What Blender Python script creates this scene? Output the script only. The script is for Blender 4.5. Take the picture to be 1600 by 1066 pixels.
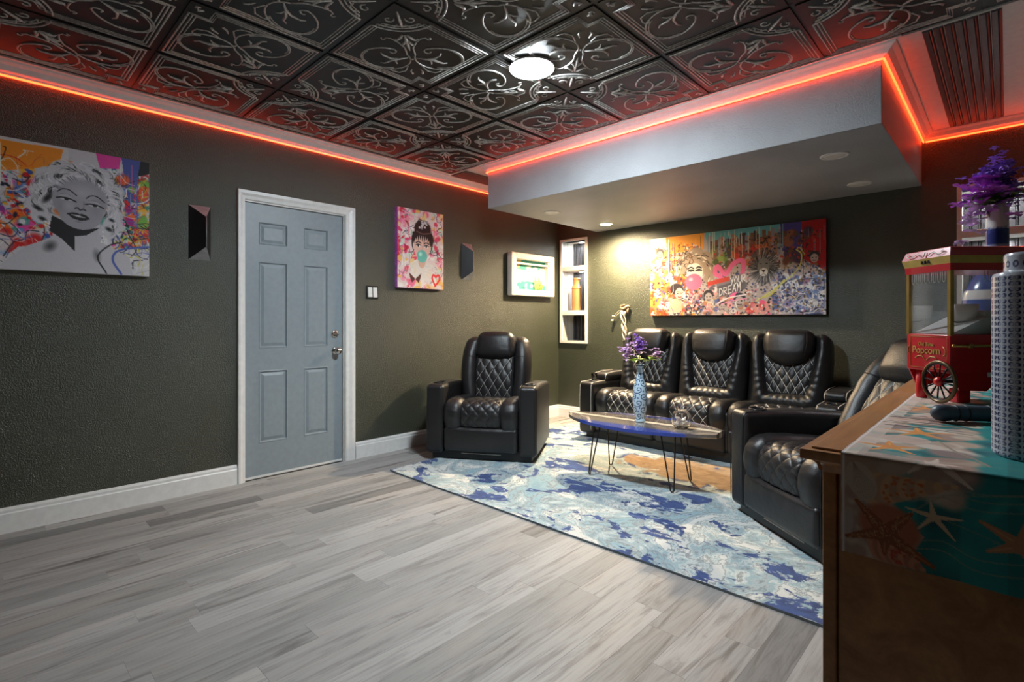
import bpy, bmesh, math, random
import numpy as np
from mathutils import Vector, Matrix

for o in list(bpy.data.objects):
    bpy.data.objects.remove(o)
scene = bpy.context.scene
COL = scene.collection
PI = math.pi
rnd = random.Random(7)

# ---------------------------------------------------------------- camera, world, exposure
YAW = math.radians(43.8)
cam_data = bpy.data.cameras.new('camera')
cam = bpy.data.objects.new('camera', cam_data)
COL.objects.link(cam)
cam.location = (4.0, 0.0, 1.175)
cam.rotation_euler = (PI / 2, 0, YAW)
cam_data.sensor_width = 36.0
cam_data.lens = 807.0 / 1600.0 * 36.0
cam_data.shift_y = -32.0 / 1600.0
cam_data.clip_start = 0.02
scene.camera = cam

world = bpy.data.worlds.new('world')
scene.world = world
world.use_nodes = True
world.node_tree.nodes['Background'].inputs[0].default_value = (0, 0, 0, 1)
world.node_tree.nodes['Background'].inputs[1].default_value = 0.0

scene.view_settings.view_transform = 'Standard'
scene.view_settings.look = 'None'
scene.view_settings.gamma = 1
scene.view_settings.use_curve_mapping = False
scene.view_settings.exposure = 0.5

# room lamps (their strengths; the fixtures themselves are built below)
CEILING_LAMP = 380.0       # emission of the round LED panel
SPOT_W = 460.0             # recessed downlight that is switched on
PUCK = 380.0                # small niche lights
STRIP = 8.0               # red LED strip

# ---------------------------------------------------------------- room dimensions (metres)
RX, RY0, RY1 = 4.32, -1.75, 5.0
CEIL = 2.61
SOF = (0.57, 3.53, 3.26, 2.20)      # soffit x0, x1, front y, underside z
TP = 0.635                          # ceiling tile pitch


# ---------------------------------------------------------------- materials
def lin(c):
    return tuple(((v / 12.92) if v <= 0.04045 else ((v + 0.055) / 1.055) ** 2.4) for v in c)


def hexc(s):
    return lin(tuple(int(s[i:i + 2], 16) / 255 for i in (0, 2, 4)))


class NT:
    def __init__(self, name):
        self.m = bpy.data.materials.new(name)
        self.m.use_nodes = True
        self.t = self.m.node_tree
        self.b = self.t.nodes['Principled BSDF']

    def n(self, kind, **kw):
        nd = self.t.nodes.new(kind)
        for k, v in kw.items():
            if k in nd.inputs:
                nd.inputs[k].default_value = v
            else:
                setattr(nd, k, v)
        return nd

    def l(self, a, b):
        self.t.links.new(a, b)

    def ramp(self, fac, stops, interp='LINEAR'):
        r = self.t.nodes.new('ShaderNodeValToRGB')
        r.color_ramp.interpolation = interp
        e = r.color_ramp.elements
        while len(e) < len(stops):
            e.new(0.5)
        for k, (p, c) in enumerate(stops):
            e[k].position = p
            e[k].color = (c[0], c[1], c[2], 1)
        self.l(fac, r.inputs[0])
        return r.outputs[0]

    def math(self, op, a, b=None, c=None):
        nd = self.t.nodes.new('ShaderNodeMath')
        nd.operation = op
        for k, v in enumerate((a, b, c)):
            if v is None:
                continue
            if isinstance(v, (int, float)):
                nd.inputs[k].default_value = v
            else:
                self.l(v, nd.inputs[k])
        return nd.outputs[0]

    def mix(self, fac, a, b, blend='MIX'):
        nd = self.t.nodes.new('ShaderNodeMix')
        nd.data_type = 'RGBA'
        nd.blend_type = blend
        if isinstance(fac, (int, float)):
            nd.inputs[0].default_value = fac
        else:
            self.l(fac, nd.inputs[0])
        for k, v in ((6, a), (7, b)):
            if isinstance(v, tuple):
                nd.inputs[k].default_value = (v[0], v[1], v[2], 1)
            else:
                self.l(v, nd.inputs[k])
        return nd.outputs[2]

    def bump(self, h, strength=0.3, dist=0.01):
        nd = self.t.nodes.new('ShaderNodeBump')
        nd.inputs['Strength'].default_value = strength
        nd.inputs['Distance'].default_value = dist
        self.l(h, nd.inputs['Height'])
        self.l(nd.outputs[0], self.b.inputs['Normal'])

    def noise(self, scale, detail=3, rough=0.5, dist=0.0, vec=None):
        nd = self.t.nodes.new('ShaderNodeTexNoise')
        nd.inputs['Scale'].default_value = scale
        nd.inputs['Detail'].default_value = detail
        nd.inputs['Roughness'].default_value = rough
        nd.inputs['Distortion'].default_value = dist
        if vec is None:
            vec = self.coord()
        self.l(vec, nd.inputs['Vector'])
        return nd.outputs[0]

    def coord(self):
        if not hasattr(self, '_c'):
            self._c = self.t.nodes.new('ShaderNodeTexCoord').outputs['Object']
        return self._c

    def scaled(self, sx, sy, sz, off=None):
        nd = self.t.nodes.new('ShaderNodeMapping')
        nd.inputs['Scale'].default_value = (sx, sy, sz)
        self.l(self.coord(), nd.inputs['Vector'])
        if off is not None:
            self.l(off, nd.inputs['Location'])
        return nd.outputs[0]

    def col(self, c):
        if isinstance(c, tuple):
            self.b.inputs['Base Color'].default_value = (c[0], c[1], c[2], 1)
        else:
            self.l(c, self.b.inputs['Base Color'])


def plain(name, c, rough=0.5, metal=0.0, spec=0.5, coat=0.0, noise=0.06, nscale=30, bump=0.0, bscale=60):
    t = NT(name)
    c2 = tuple(min(1, v * (1 + noise * 2.5)) for v in c)
    c1 = tuple(v * (1 - noise * 2.5) for v in c)
    t.col(t.ramp(t.noise(nscale), [(0.3, c1), (0.7, c2)]))
    t.b.inputs['Roughness'].default_value = rough
    t.b.inputs['Metallic'].default_value = metal
    t.b.inputs['Specular IOR Level'].default_value = spec
    t.b.inputs['Coat Weight'].default_value = coat
    if bump:
        t.bump(t.noise(bscale, 4), bump, 0.005)
    return t.m


def emit(name, c, s):
    t = NT(name)
    t.col((0.8, 0.8, 0.8))
    t.b.inputs['Emission Color'].default_value = (c[0], c[1], c[2], 1)
    t.b.inputs['Emission Strength'].default_value = s
    return t.m


def wallpaint(name, c, rough, bs, bd, spec=0.5):
    t = NT(name)
    t.col(t.ramp(t.noise(2.2, 3), [(0.3, tuple(v * .88 for v in c)), (0.7, tuple(v * 1.1 for v in c))]))
    n1 = t.noise(105, 3, 0.6, 0.3)
    n2 = t.noise(210, 2, 0.6)
    h = t.math('ADD', t.math('MULTIPLY', n1, 0.8), t.math('MULTIPLY', n2, 0.35))
    t.bump(h, bs, bd)
    t.b.inputs['Specular IOR Level'].default_value = spec
    t.b.inputs['Roughness'].default_value = rough
    return t.m


M = {}
M['green'] = wallpaint('dark green textured paint', (0.038, 0.044, 0.027), 0.30, 0.9, 0.007, 0.85)
M['soffit'] = wallpaint('grey textured paint', (0.41, 0.42, 0.44), 0.40, 0.8, 0.006)
M['white'] = plain('white trim paint', (0.78, 0.78, 0.76), 0.38, noise=0.02)
M['cream'] = plain('off white shelf paint', (0.74, 0.72, 0.67), 0.4, noise=0.02)
M['door'] = plain('blue grey door paint', (0.265, 0.315, 0.345), 0.42, noise=0.02)
M['black'] = plain('black satin', (0.012, 0.012, 0.013), 0.42)
M['facet'] = plain('dark satin metal', (0.30, 0.31, 0.32), 0.35, 0.3)
M['tile'] = plain('black ceiling tile', (0.018, 0.017, 0.017), 0.46, noise=0.1)
M['ridge'] = plain('rubbed silver relief', (0.56, 0.54, 0.51), 0.40, 0.15, noise=0.12, nscale=60)
M['tbar'] = plain('black grid bar', (0.014, 0.013, 0.013), 0.4)
M['bead'] = plain('charcoal beadboard', (0.055, 0.052, 0.055), 0.42)
M['chrome'] = plain('satin nickel', (0.62, 0.60, 0.56), 0.22, 1.0, noise=0.02)
M['dark_metal'] = plain('dark metal', (0.03, 0.03, 0.032), 0.35, 0.8)
M['brass'] = plain('brass', (0.50, 0.33, 0.10), 0.33, 0.9, noise=0.03)
M['bronze'] = plain('dark bronze', (0.16, 0.105, 0.05), 0.35, 0.7)
M['rodmetal'] = plain('raw steel rod', (0.10, 0.085, 0.065), 0.3, 0.9)
M['thread'] = plain('pale stitching thread', (0.78, 0.75, 0.70), 0.6)
M['darkthread'] = plain('black stitching thread', (0.02, 0.02, 0.022), 0.6)
M['red'] = plain('bright red plastic', (0.62, 0.012, 0.018), 0.28, coat=0.3, noise=0.02)
M['gold'] = plain('gold print', (0.62, 0.42, 0.10), 0.4)
M['printwhite'] = plain('white print', (0.8, 0.78, 0.72), 0.5)
M['wicker'] = None
M['outlet'] = plain('white plastic', (0.78, 0.79, 0.77), 0.3, noise=0.01)
M['petal'] = plain('purple petals', (0.42, 0.22, 0.80), 0.55, noise=0.16, nscale=40)
M['petal_pink'] = plain('lilac petals', (0.70, 0.48, 0.88), 0.55, noise=0.16, nscale=40)
M['petal_violet'] = plain('violet magenta petals', (0.60, 0.14, 0.72), 0.55, noise=0.16, nscale=40)
M['leaf'] = plain('light green leaves', (0.48, 0.62, 0.12), 0.5, noise=0.15, nscale=40)
M['darkleaf'] = plain('dark green leaves', (0.10, 0.20, 0.03), 0.45, noise=0.15, nscale=40)
M['stem'] = plain('green stem', (0.14, 0.20, 0.06), 0.5)
M['shell'] = plain('cream shell', (0.86, 0.76, 0.68), 0.45, noise=0.10, nscale=50)
M['bluegrey'] = plain('dark slate blue rubber', (0.055, 0.085, 0.12), 0.42)
M['cable'] = plain('black cable', (0.01, 0.01, 0.01), 0.45)
M['cloth'] = plain('pale twisted cloth', (0.62, 0.52, 0.38), 0.8, noise=0.12)
M['driftwood'] = plain('driftwood brown', (0.25, 0.16, 0.09), 0.8, noise=0.15)
M['rim'] = plain('white lamp rim', (0.8, 0.8, 0.8), 0.4, noise=0.01)
M['lampglass'] = emit('lit LED diffuser', (0.84, 0.94, 1.0), CEILING_LAMP)
M['spotglass'] = emit('lit warm downlight', (1.0, 0.80, 0.55), 30.0)
M['puckglass'] = emit('lit cool puck', (0.92, 0.96, 1.0), PUCK)
M['led'] = emit('red LED strip', (1.0, 0.045, 0.007), STRIP)


def leather():
    t = NT('black leather')
    t.col(t.ramp(t.noise(6, 3), [(0.3, (0.008, 0.008, 0.009)), (0.75, (0.014, 0.0135, 0.014))]))
    v = t.n('ShaderNodeTexVoronoi', Scale=260.0)
    t.l(t.coord(), v.inputs['Vector'])
    h = t.math('ADD', t.math('MULTIPLY', v.outputs['Distance'], 0.25), t.math('MULTIPLY', t.noise(14, 4, 0.6, 0.8), 1.2))
    t.bump(h, 0.35, 0.006)
    t.b.inputs['Roughness'].default_value = 0.40
    t.b.inputs['Specular IOR Level'].default_value = 0.62
    return t.m


M['leather'] = leather()


def plank_mat():
    t = NT('weathered grey plank')
    oi = t.n('ShaderNodeObjectInfo')
    rn = oi.outputs['Random']
    off = t.n('ShaderNodeCombineXYZ')
    t.l(t.math('MULTIPLY', rn, 37.0), off.inputs[0])
    t.l(t.math('MULTIPLY', rn, 91.0), off.inputs[1])
    v1 = t.scaled(17, 1.5, 1, off.outputs[0])
    v2 = t.scaled(95, 4.0, 1, off.outputs[0])
    v3 = t.scaled(6, 1.2, 1, off.outputs[0])
    v4 = t.scaled(3.2, 0.9, 1, off.outputs[0])
    g1 = t.noise(1.0, 6, 0.66, 1.1, v1)
    g2 = t.noise(1.0, 5, 0.70, 0.5, v2)
    g3 = t.noise(1.0, 3, 0.5, 0.5, v3)
    g4 = t.noise(1.0, 3, 0.55, 0.4, v4)
    base = t.ramp(rn, [(0.0, hexc('7b7b7a')), (0.07, hexc('989795')), (0.3, hexc('90908e')), (0.45, hexc('a09f9d')), (0.6, hexc('959492')), (0.75, hexc('a5a4a2')), (0.9, hexc('8c8b89')), (0.96, hexc('adacab'))], 'CONSTANT')
    grain = t.ramp(g1, [(0.30, (0.30, 0.29, 0.29)), (0.40, (0.62, 0.61, 0.60)), (0.49, (0.97, 0.97, 0.97)), (0.75, (1.18, 1.18, 1.18))])
    streak = t.ramp(g4, [(0.36, (0, 0, 0)), (0.60, (1, 1, 1))])
    c = t.mix(t.math('ADD', t.math('MULTIPLY', streak, 0.80), 0.20), base, grain, 'MULTIPLY')
    fine = t.ramp(g2, [(0.32, (0.62, 0.61, 0.60)), (0.50, (1, 1, 1)), (0.8, (1.10, 1.10, 1.10))])
    c = t.mix(0.6, c, fine, 'MULTIPLY')
    tan = t.ramp(g3, [(0.52, (0, 0, 0)), (0.74, (1, 1, 1))])
    c = t.mix(t.math('MULTIPLY', tan, 0.30), c, hexc('a8998a'))
    t.col(c)
    t.b.inputs['Roughness'].default_value = 0.56
    t.bump(g2, 0.12, 0.003)
    return t.m


M['plank'] = plank_mat()


def wood(name, dark, light, rough=0.4):
    t = NT(name)
    v = t.scaled(14, 1.2, 14)
    g = t.noise(1.0, 5, 0.6, 1.2, v)
    f = t.noise(1.0, 3, 0.6, 0.2, t.scaled(120, 5, 120))
    c = t.ramp(g, [(0.3, dark), (0.7, light)])
    c = t.mix(0.5, c, t.ramp(f, [(0.3, (0.75, 0.72, 0.7)), (0.7, (1.1, 1.1, 1.1))]), 'MULTIPLY')
    t.col(c)
    t.b.inputs['Roughness'].default_value = rough
    t.b.inputs['Coat Weight'].default_value = 0.15
    return t.m


M['oak'] = wood('honey stained oak', hexc('96623a'), hexc('c28a54'))


def rug_mat():
    t = NT('marbled blue rug pile')
    big = t.noise(1.1, 4, 0.55, 1.6)
    mid = t.noise(2.4, 5, 0.58, 2.4)
    fine = t.noise(8.0, 5, 0.65, 1.6)
    blot = t.noise(3.1, 5, 0.60, 0.9, t.scaled(0.8, 1.25, 1))
    v = t.math('ADD', t.math('MULTIPLY', mid, 0.78), t.math('MULTIPLY', fine, 0.22))
    pal = t.ramp(v, [(0.34, hexc('8fb0bb')), (0.42, hexc('a5c2c8')), (0.455, hexc('8e989b')), (0.475, hexc('b9c3c3')), (0.50, hexc('9fbcc2')),
                     (0.535, hexc('dfe3dc')), (0.555, hexc('8b9596')), (0.575, hexc('e6e6de')), (0.64, hexc('e9e7de')), (0.70, hexc('aab4b4'))])
    nv = t.math('ADD', t.math('MULTIPLY', blot, 0.80), t.math('MULTIPLY', fine, 0.20))
    navy = t.ramp(nv, [(0.445, (1, 1, 1)), (0.460, (0, 0, 0))])
    pal = t.mix(navy, pal, t.ramp(fine, [(0.30, hexc('223a6b')), (0.60, hexc('3c5a97')), (0.8, hexc('7d9bbb'))]))
    sep = t.n('ShaderNodeSeparateXYZ')
    t.l(t.coord(), sep.inputs[0])
    x, y = sep.outputs[0], sep.outputs[1]
    # tan drift under the coffee table and towards the sofa
    dx = t.math('MULTIPLY', t.math('SUBTRACT', x, 0.55), 0.95)
    dy = t.math('MULTIPLY', t.math('SUBTRACT', y, 0.36), 3.1)
    d = t.math('SQRT', t.math('ADD', t.math('MULTIPLY', dx, dx), t.math('MULTIPLY', dy, dy)))
    d = t.math('ADD', d, t.math('MULTIPLY', t.math('SUBTRACT', mid, 0.5), 1.5))
    tanmask = t.ramp(d, [(0.80, (1, 1, 1)), (0.92, (0, 0, 0))])
    tan = t.ramp(fine, [(0.3, hexc('7d6a55')), (0.45, hexc('b08f6a')), (0.62, hexc('c3a27c')), (0.8, hexc('e0d3bd'))])
    c = t.mix(tanmask, pal, tan)
    # a pale ice-blue sweep between the tan and the blue field
    e = t.math('ABSOLUTE', t.math('SUBTRACT', t.math('ADD', d, t.math('MULTIPLY', big, 0.25)), 1.28))
    pale = t.ramp(e, [(0.08, (1, 1, 1)), (0.22, (0, 0, 0))])
    c = t.mix(t.math('MULTIPLY', pale, 0.75), c, t.ramp(fine, [(0.3, hexc('a8bfc4')), (0.6, hexc('d5dfdc'))]))
    c = t.mix(1.0, c, (0.82, 0.84, 0.86), 'MULTIPLY')
    t.col(c)
    t.b.inputs['Roughness'].default_value = 0.95
    t.b.inputs['Sheen Weight'].default_value = 0.25
    t.bump(t.noise(420, 2), 0.5, 0.004)
    return t.m


M['rug'] = rug_mat()
M['rugedge'] = plain('rug binding', (0.20, 0.26, 0.30), 0.9)


def board_mat():
    t = NT('surfboard stripes')
    sep = t.n('ShaderNodeSeparateXYZ')
    t.l(t.coord(), sep.inputs[0])
    y = t.math('ADD', t.math('MULTIPLY', sep.outputs[1], 1.6), 0.5)
    g = t.noise(1.0, 4, 0.6, 0.6, t.scaled(3, 40, 40))
    st = t.ramp(y, [(0.0, hexc('2a3f9a')), (0.19, hexc('3f55ad')), (0.20, hexc('6f6a72')), (0.30, hexc('8d8377')),
                    (0.455, hexc('7b7068')), (0.46, hexc('ece4cf')), (0.545, hexc('efe7d2')), (0.55, hexc('6b6059')),
                    (0.72, hexc('857d78')), (0.80, hexc('6a6c86')), (0.81, hexc('3a4da2')), (1.0, hexc('2a3f9a'))], 'LINEAR')
    c = t.mix(0.5, st, t.ramp(g, [(0.3, (0.6, 0.6, 0.6)), (0.65, (1.1, 1.1, 1.1))]), 'MULTIPLY')
    t.col(c)
    t.b.inputs['Roughness'].default_value = 0.12
    t.b.inputs['Coat Weight'].default_value = 0.6
    return t.m


M['board'] = board_mat()


def attr_mat(name, rough=0.5):
    t = NT(name)
    a = t.n('ShaderNodeVertexColor')
    a.layer_name = 'paint'
    g = t.noise(90, 3)
    c = t.mix(0.25, a.outputs[0], t.ramp(g, [(0.3, (0.85, 0.85, 0.85)), (0.7, (1.08, 1.08, 1.08))]), 'MULTIPLY')
    t.col(c)
    t.b.inputs['Roughness'].default_value = rough
    return t.m


M['print'] = attr_mat('printed canvas', 0.55)
M['clothprint'] = attr_mat('printed table runner', 0.7)
M['glaze'] = attr_mat('painted porcelain glaze', 0.18)


def wicker():
    t = NT('tan woven vase')
    w = t.n('ShaderNodeTexWave', Scale=60.0)
    w.bands_direction = 'Z'
    t.l(t.coord(), w.inputs['Vector'])
    t.col(t.ramp(w.outputs[1], [(0.2, hexc('8a5a2e')), (0.8, hexc('c48b50'))]))
    t.b.inputs['Roughness'].default_value = 0.6
    t.bump(w.outputs[1], 0.4, 0.003)
    return t.m


M['wicker'] = wicker()


def glass(name, tint=(1, 1, 1), rough=0.02):
    t = NT(name)
    t.col(tint)
    t.b.inputs['Transmission Weight'].default_value = 1.0
    t.b.inputs['Roughness'].default_value = rough
    t.b.inputs['IOR'].default_value = 1.45
    return t.m


M['glass'] = glass('clear glass')


def thin_glass():
    t = NT('clear plastic pane')
    tr = t.n('ShaderNodeBsdfTransparent')
    gl = t.n('ShaderNodeBsdfGlossy')
    gl.inputs['Roughness'].default_value = 0.05
    mx = t.n('ShaderNodeMixShader')
    mx.inputs[0].default_value = 0.10
    t.l(tr.outputs[0], mx.inputs[1])
    t.l(gl.outputs[0], mx.inputs[2])
    t.l(mx.outputs[0], t.t.nodes['Material Output'].inputs[0])
    return t.m


M['pane'] = thin_glass()


# ---------------------------------------------------------------- mesh helpers
class MB:
    def __init__(self):
        self.v, self.f, self.mi, self.sm = [], [], [], []

    def add(self, vs, fs, mi=0, smooth=False, mat=None):
        b = len(self.v)
        for p in vs:
            p = Vector(p)
            self.v.append(tuple(mat @ p) if mat is not None else tuple(p))
        for q in fs:
            self.f.append(tuple(b + i for i in q))
            self.mi.append(mi)
            self.sm.append(smooth)
        return self

    def box(self, x0, x1, y0, y1, z0, z1, mi=0, mat=None, bev=0.0):
        if bev > 0:
            return self.rbox(((x0 + x1) / 2, (y0 + y1) / 2, (z0 + z1) / 2), (x1 - x0, y1 - y0, z1 - z0), bev, n=1, seg=2, mi=mi, mat=mat)
        vs = [(x, y, z) for x in (x0, x1) for y in (y0, y1) for z in (z0, z1)]
        fs = [(0, 1, 3, 2), (4, 6, 7, 5), (0, 4, 5, 1), (2, 3, 7, 6), (0, 2, 6, 4), (1, 5, 7, 3)]
        return self.add(vs, fs, mi, False, mat)

    def rbox(self, c, s, r, n=6, seg=4, mi=0, mat=None, fn=None, bulge=(0, 0, 0)):
        h = [k / 2 for k in s]
        r = min(r, min(h) * 0.999)

        def samples(hh):
            a = [-hh + r * (1 - math.tan((1 - i / seg) * PI / 4)) for i in range(seg)]
            inn = [-(hh - r) + 2 * (hh - r) * i / n for i in range(n + 1)] if hh - r > 1e-6 else [0.0]
            return a + inn + [-k for k in reversed(a)]
        S = [samples(k) for k in h]
        idx, vs, fs = {}, [], []

        def vid(p):
            key = (round(p[0], 6), round(p[1], 6), round(p[2], 6))
            if key in idx:
                return idx[key]
            q = [max(-(h[k] - r), min(h[k] - r, p[k])) for k in range(3)]
            d = Vector([p[k] - q[k] for k in range(3)])
            if d.length > 1e-9:
                d = d.normalized() * r
            o = [q[k] + d[k] for k in range(3)]
            for k in range(3):
                if bulge[k]:
                    a, b = [j for j in range(3) if j != k]
                    o[k] += bulge[k] * (o[k] / h[k]) * max(0, 1 - (o[a] / h[a]) ** 2) * max(0, 1 - (o[b] / h[b]) ** 2)
            o = Vector(o)
            if fn:
                o = Vector(fn(o))
            idx[key] = len(vs)
            vs.append(o + Vector(c))
            return idx[key]
        for k in range(3):
            a, b = (k + 1) % 3, (k + 2) % 3
            for sg in (-1, 1):
                A, B = S[a], S[b]
                for i in range(len(A) - 1):
                    for j in range(len(B) - 1):
                        q = []
                        for (ii, jj) in ((i, j), (i + 1, j), (i + 1, j + 1), (i, j + 1)):
                            p = [0, 0, 0]
                            p[k] = sg * h[k]
                            p[a] = A[ii]
                            p[b] = B[jj]
                            q.append(vid(p))
                        fs.append(tuple(q) if sg > 0 else tuple(reversed(q)))
        return self.add(vs, fs, mi, True, mat)

    def grid(self, fn, nu, nv, mi=0, mat=None, smooth=True, flip=False):
        vs = [fn(i / nu, j / nv) for j in range(nv + 1) for i in range(nu + 1)]
        fs = []
        for j in range(nv):
            for i in range(nu):
                a = j * (nu + 1) + i
                q = (a, a + 1, a + nu + 2, a + nu + 1)
                fs.append(tuple(reversed(q)) if flip else q)
        return self.add(vs, fs, mi, smooth, mat)

    def lathe(self, prof, n=32, mi=0, mat=None, a0=0.0):
        vs, fs = [], []
        for (r, z) in prof:
            for k in range(n):
                a = a0 + 2 * PI * k / n
                vs.append((r * math.cos(a), r * math.sin(a), z))
        for j in range(len(prof) - 1):
            for k in range(n):
                k2 = (k + 1) % n
                fs.append((j * n + k, j * n + k2, (j + 1) * n + k2, (j + 1) * n + k))
        if prof[0][0] > 1e-6:
            fs.append(tuple(reversed(range(n))))
        if prof[-1][0] > 1e-6:
            fs.append(tuple((len(prof) - 1) * n + k for k in range(n)))
        return self.add(vs, fs, mi, True, mat)

    def tube(self, pts, r, n=8, mi=0, mat=None, closed=False, flat=None):
        P = [Vector(p) for p in pts]
        m = len(P)
        rr = r if isinstance(r, (list, tuple)) else [r] * m
        vs, fs = [], []
        up = Vector((0, 0, 1))
        prev = None
        for i in range(m):
            if closed:
                t = P[(i + 1) % m] - P[i - 1]
            else:
                t = P[min(i + 1, m - 1)] - P[max(i - 1, 0)]
            t = t.normalized() if t.length > 1e-12 else Vector((0, 0, 1))
            if prev is None:
                ref = up if abs(t.dot(up)) < 0.95 else Vector((1, 0, 0))
                a = (ref - t * ref.dot(t)).normalized()
            else:
                a = prev - t * prev.dot(t)
                a = a.normalized() if a.length > 1e-9 else prev
            prev = a
            b = t.cross(a)
            for k in range(n):
                th = 2 * PI * k / n
                ca, sa = math.cos(th), math.sin(th)
                if flat:
                    ca *= flat
                vs.append(P[i] + (a * ca + b * sa) * rr[i])
        last = m if closed else m - 1
        for i in range(last):
            i2 = (i + 1) % m
            for k in range(n):
                k2 = (k + 1) % n
                fs.append((i * n + k, i * n + k2, i2 * n + k2, i2 * n + k))
        if not closed:
            fs.append(tuple(reversed(range(n))))
            fs.append(tuple((m - 1) * n + k for k in range(n)))
        return self.add(vs, fs, mi, True, mat)

    def prism(self, pts, z0, z1, mi=0, mat=None):
        n = len(pts)
        vs = [(p[0], p[1], z0) for p in pts] + [(p[0], p[1], z1) for p in pts]
        fs = [tuple(reversed(range(n))), tuple(range(n, 2 * n))]
        fs += [(i, (i + 1) % n, n + (i + 1) % n, n + i) for i in range(n)]
        return self.add(vs, fs, mi, False, mat)

    def extrude_profile(self, prof, p0, p1, nrm, mi=0):
        """prof: (out, up) pairs, swept from p0 to p1; nrm points out of the wall."""
        p0, p1, nrm = Vector(p0), Vector(p1), Vector(nrm)
        n = len(prof)
        vs = [p0 + nrm * a + Vector((0, 0, b)) for a, b in prof] + [p1 + nrm * a + Vector((0, 0, b)) for a, b in prof]
        fs = [(i, (i + 1) % n, n + (i + 1) % n, n + i) for i in range(n)]
        fs += [tuple(reversed(range(n))), tuple(range(n, 2 * n))]
        return self.add(vs, fs, mi)

    def mesh(self, name, mats):
        me = bpy.data.meshes.new(name)
        me.from_pydata(self.v, [], self.f)
        for m in (mats if isinstance(mats, (list, tuple)) else [mats]):
            me.materials.append(M[m] if isinstance(m, str) else m)
        me.polygons.foreach_set('material_index', self.mi)
        me.polygons.foreach_set('use_smooth', self.sm)
        bm = bmesh.new()
        bm.from_mesh(me)
        bmesh.ops.recalc_face_normals(bm, faces=bm.faces)
        bm.to_mesh(me)
        bm.free()
        me.update()
        return me

    def build(self, name, mats, parent=None, loc=None, rot=None):
        return link(name, self.mesh(name, mats), parent, loc, rot)


def link(name, data, parent=None, loc=None, rot=None):
    o = bpy.data.objects.new(name, data)
    COL.objects.link(o)
    if parent is not None:
        o.parent = parent
    if loc is not None:
        o.location = loc
    if rot is not None:
        o.rotation_euler = rot
    return o


def tag(o, label, cat, group=None):
    o['label'] = label
    o['category'] = cat
    if group:
        o['group'] = group
    return o


def thing(name, label, cat, loc=(0, 0, 0), rz=0.0, group=None):
    o = link(name, None, None, loc, (0, 0, rz))
    o.empty_display_size = 0.1
    return tag(o, label, cat, group)


def struct(o):
    o['kind'] = 'structure'
    return o


def copy_tree(o, parent=None):
    c = o.copy()
    COL.objects.link(c)
    c.parent = parent
    for ch in list(o.children):
        copy_tree(ch, c)
    return c


def text_mesh(name, body, size, mat, parent, loc, rot, extrude=0.0006, align='CENTER'):
    cu = bpy.data.curves.new(name, 'FONT')
    cu.body = body
    cu.size = size
    cu.align_x = align
    cu.extrude = extrude
    tmp = bpy.data.objects.new(name + '_t', cu)
    COL.objects.link(tmp)
    dg = bpy.context.evaluated_depsgraph_get()
    dg.update()
    me = bpy.data.meshes.new_from_object(tmp.evaluated_get(dg))
    bpy.data.objects.remove(tmp)
    me.materials.clear()
    me.materials.append(M[mat])
    return link(name, me, parent, loc, rot)


def cells(mb, axis, depth0, depth1, us, vs, holes, mi=0):
    """wall of box cells; axis 'x': u is y, v is z, thickness along x. holes = set of (i, j)."""
    for j in range(len(vs) - 1):
        i = 0
        while i < len(us) - 1:
            if (i, j) in holes:
                i += 1
                continue
            k = i
            while k + 1 < len(us) - 1 and (k + 1, j) not in holes:
                k += 1
            if axis == 'x':
                mb.box(depth0, depth1, us[i], us[k + 1], vs[j], vs[j + 1], mi)
            else:
                mb.box(us[i], us[k + 1], depth0, depth1, vs[j], vs[j + 1], mi)
            i = k + 1


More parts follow.
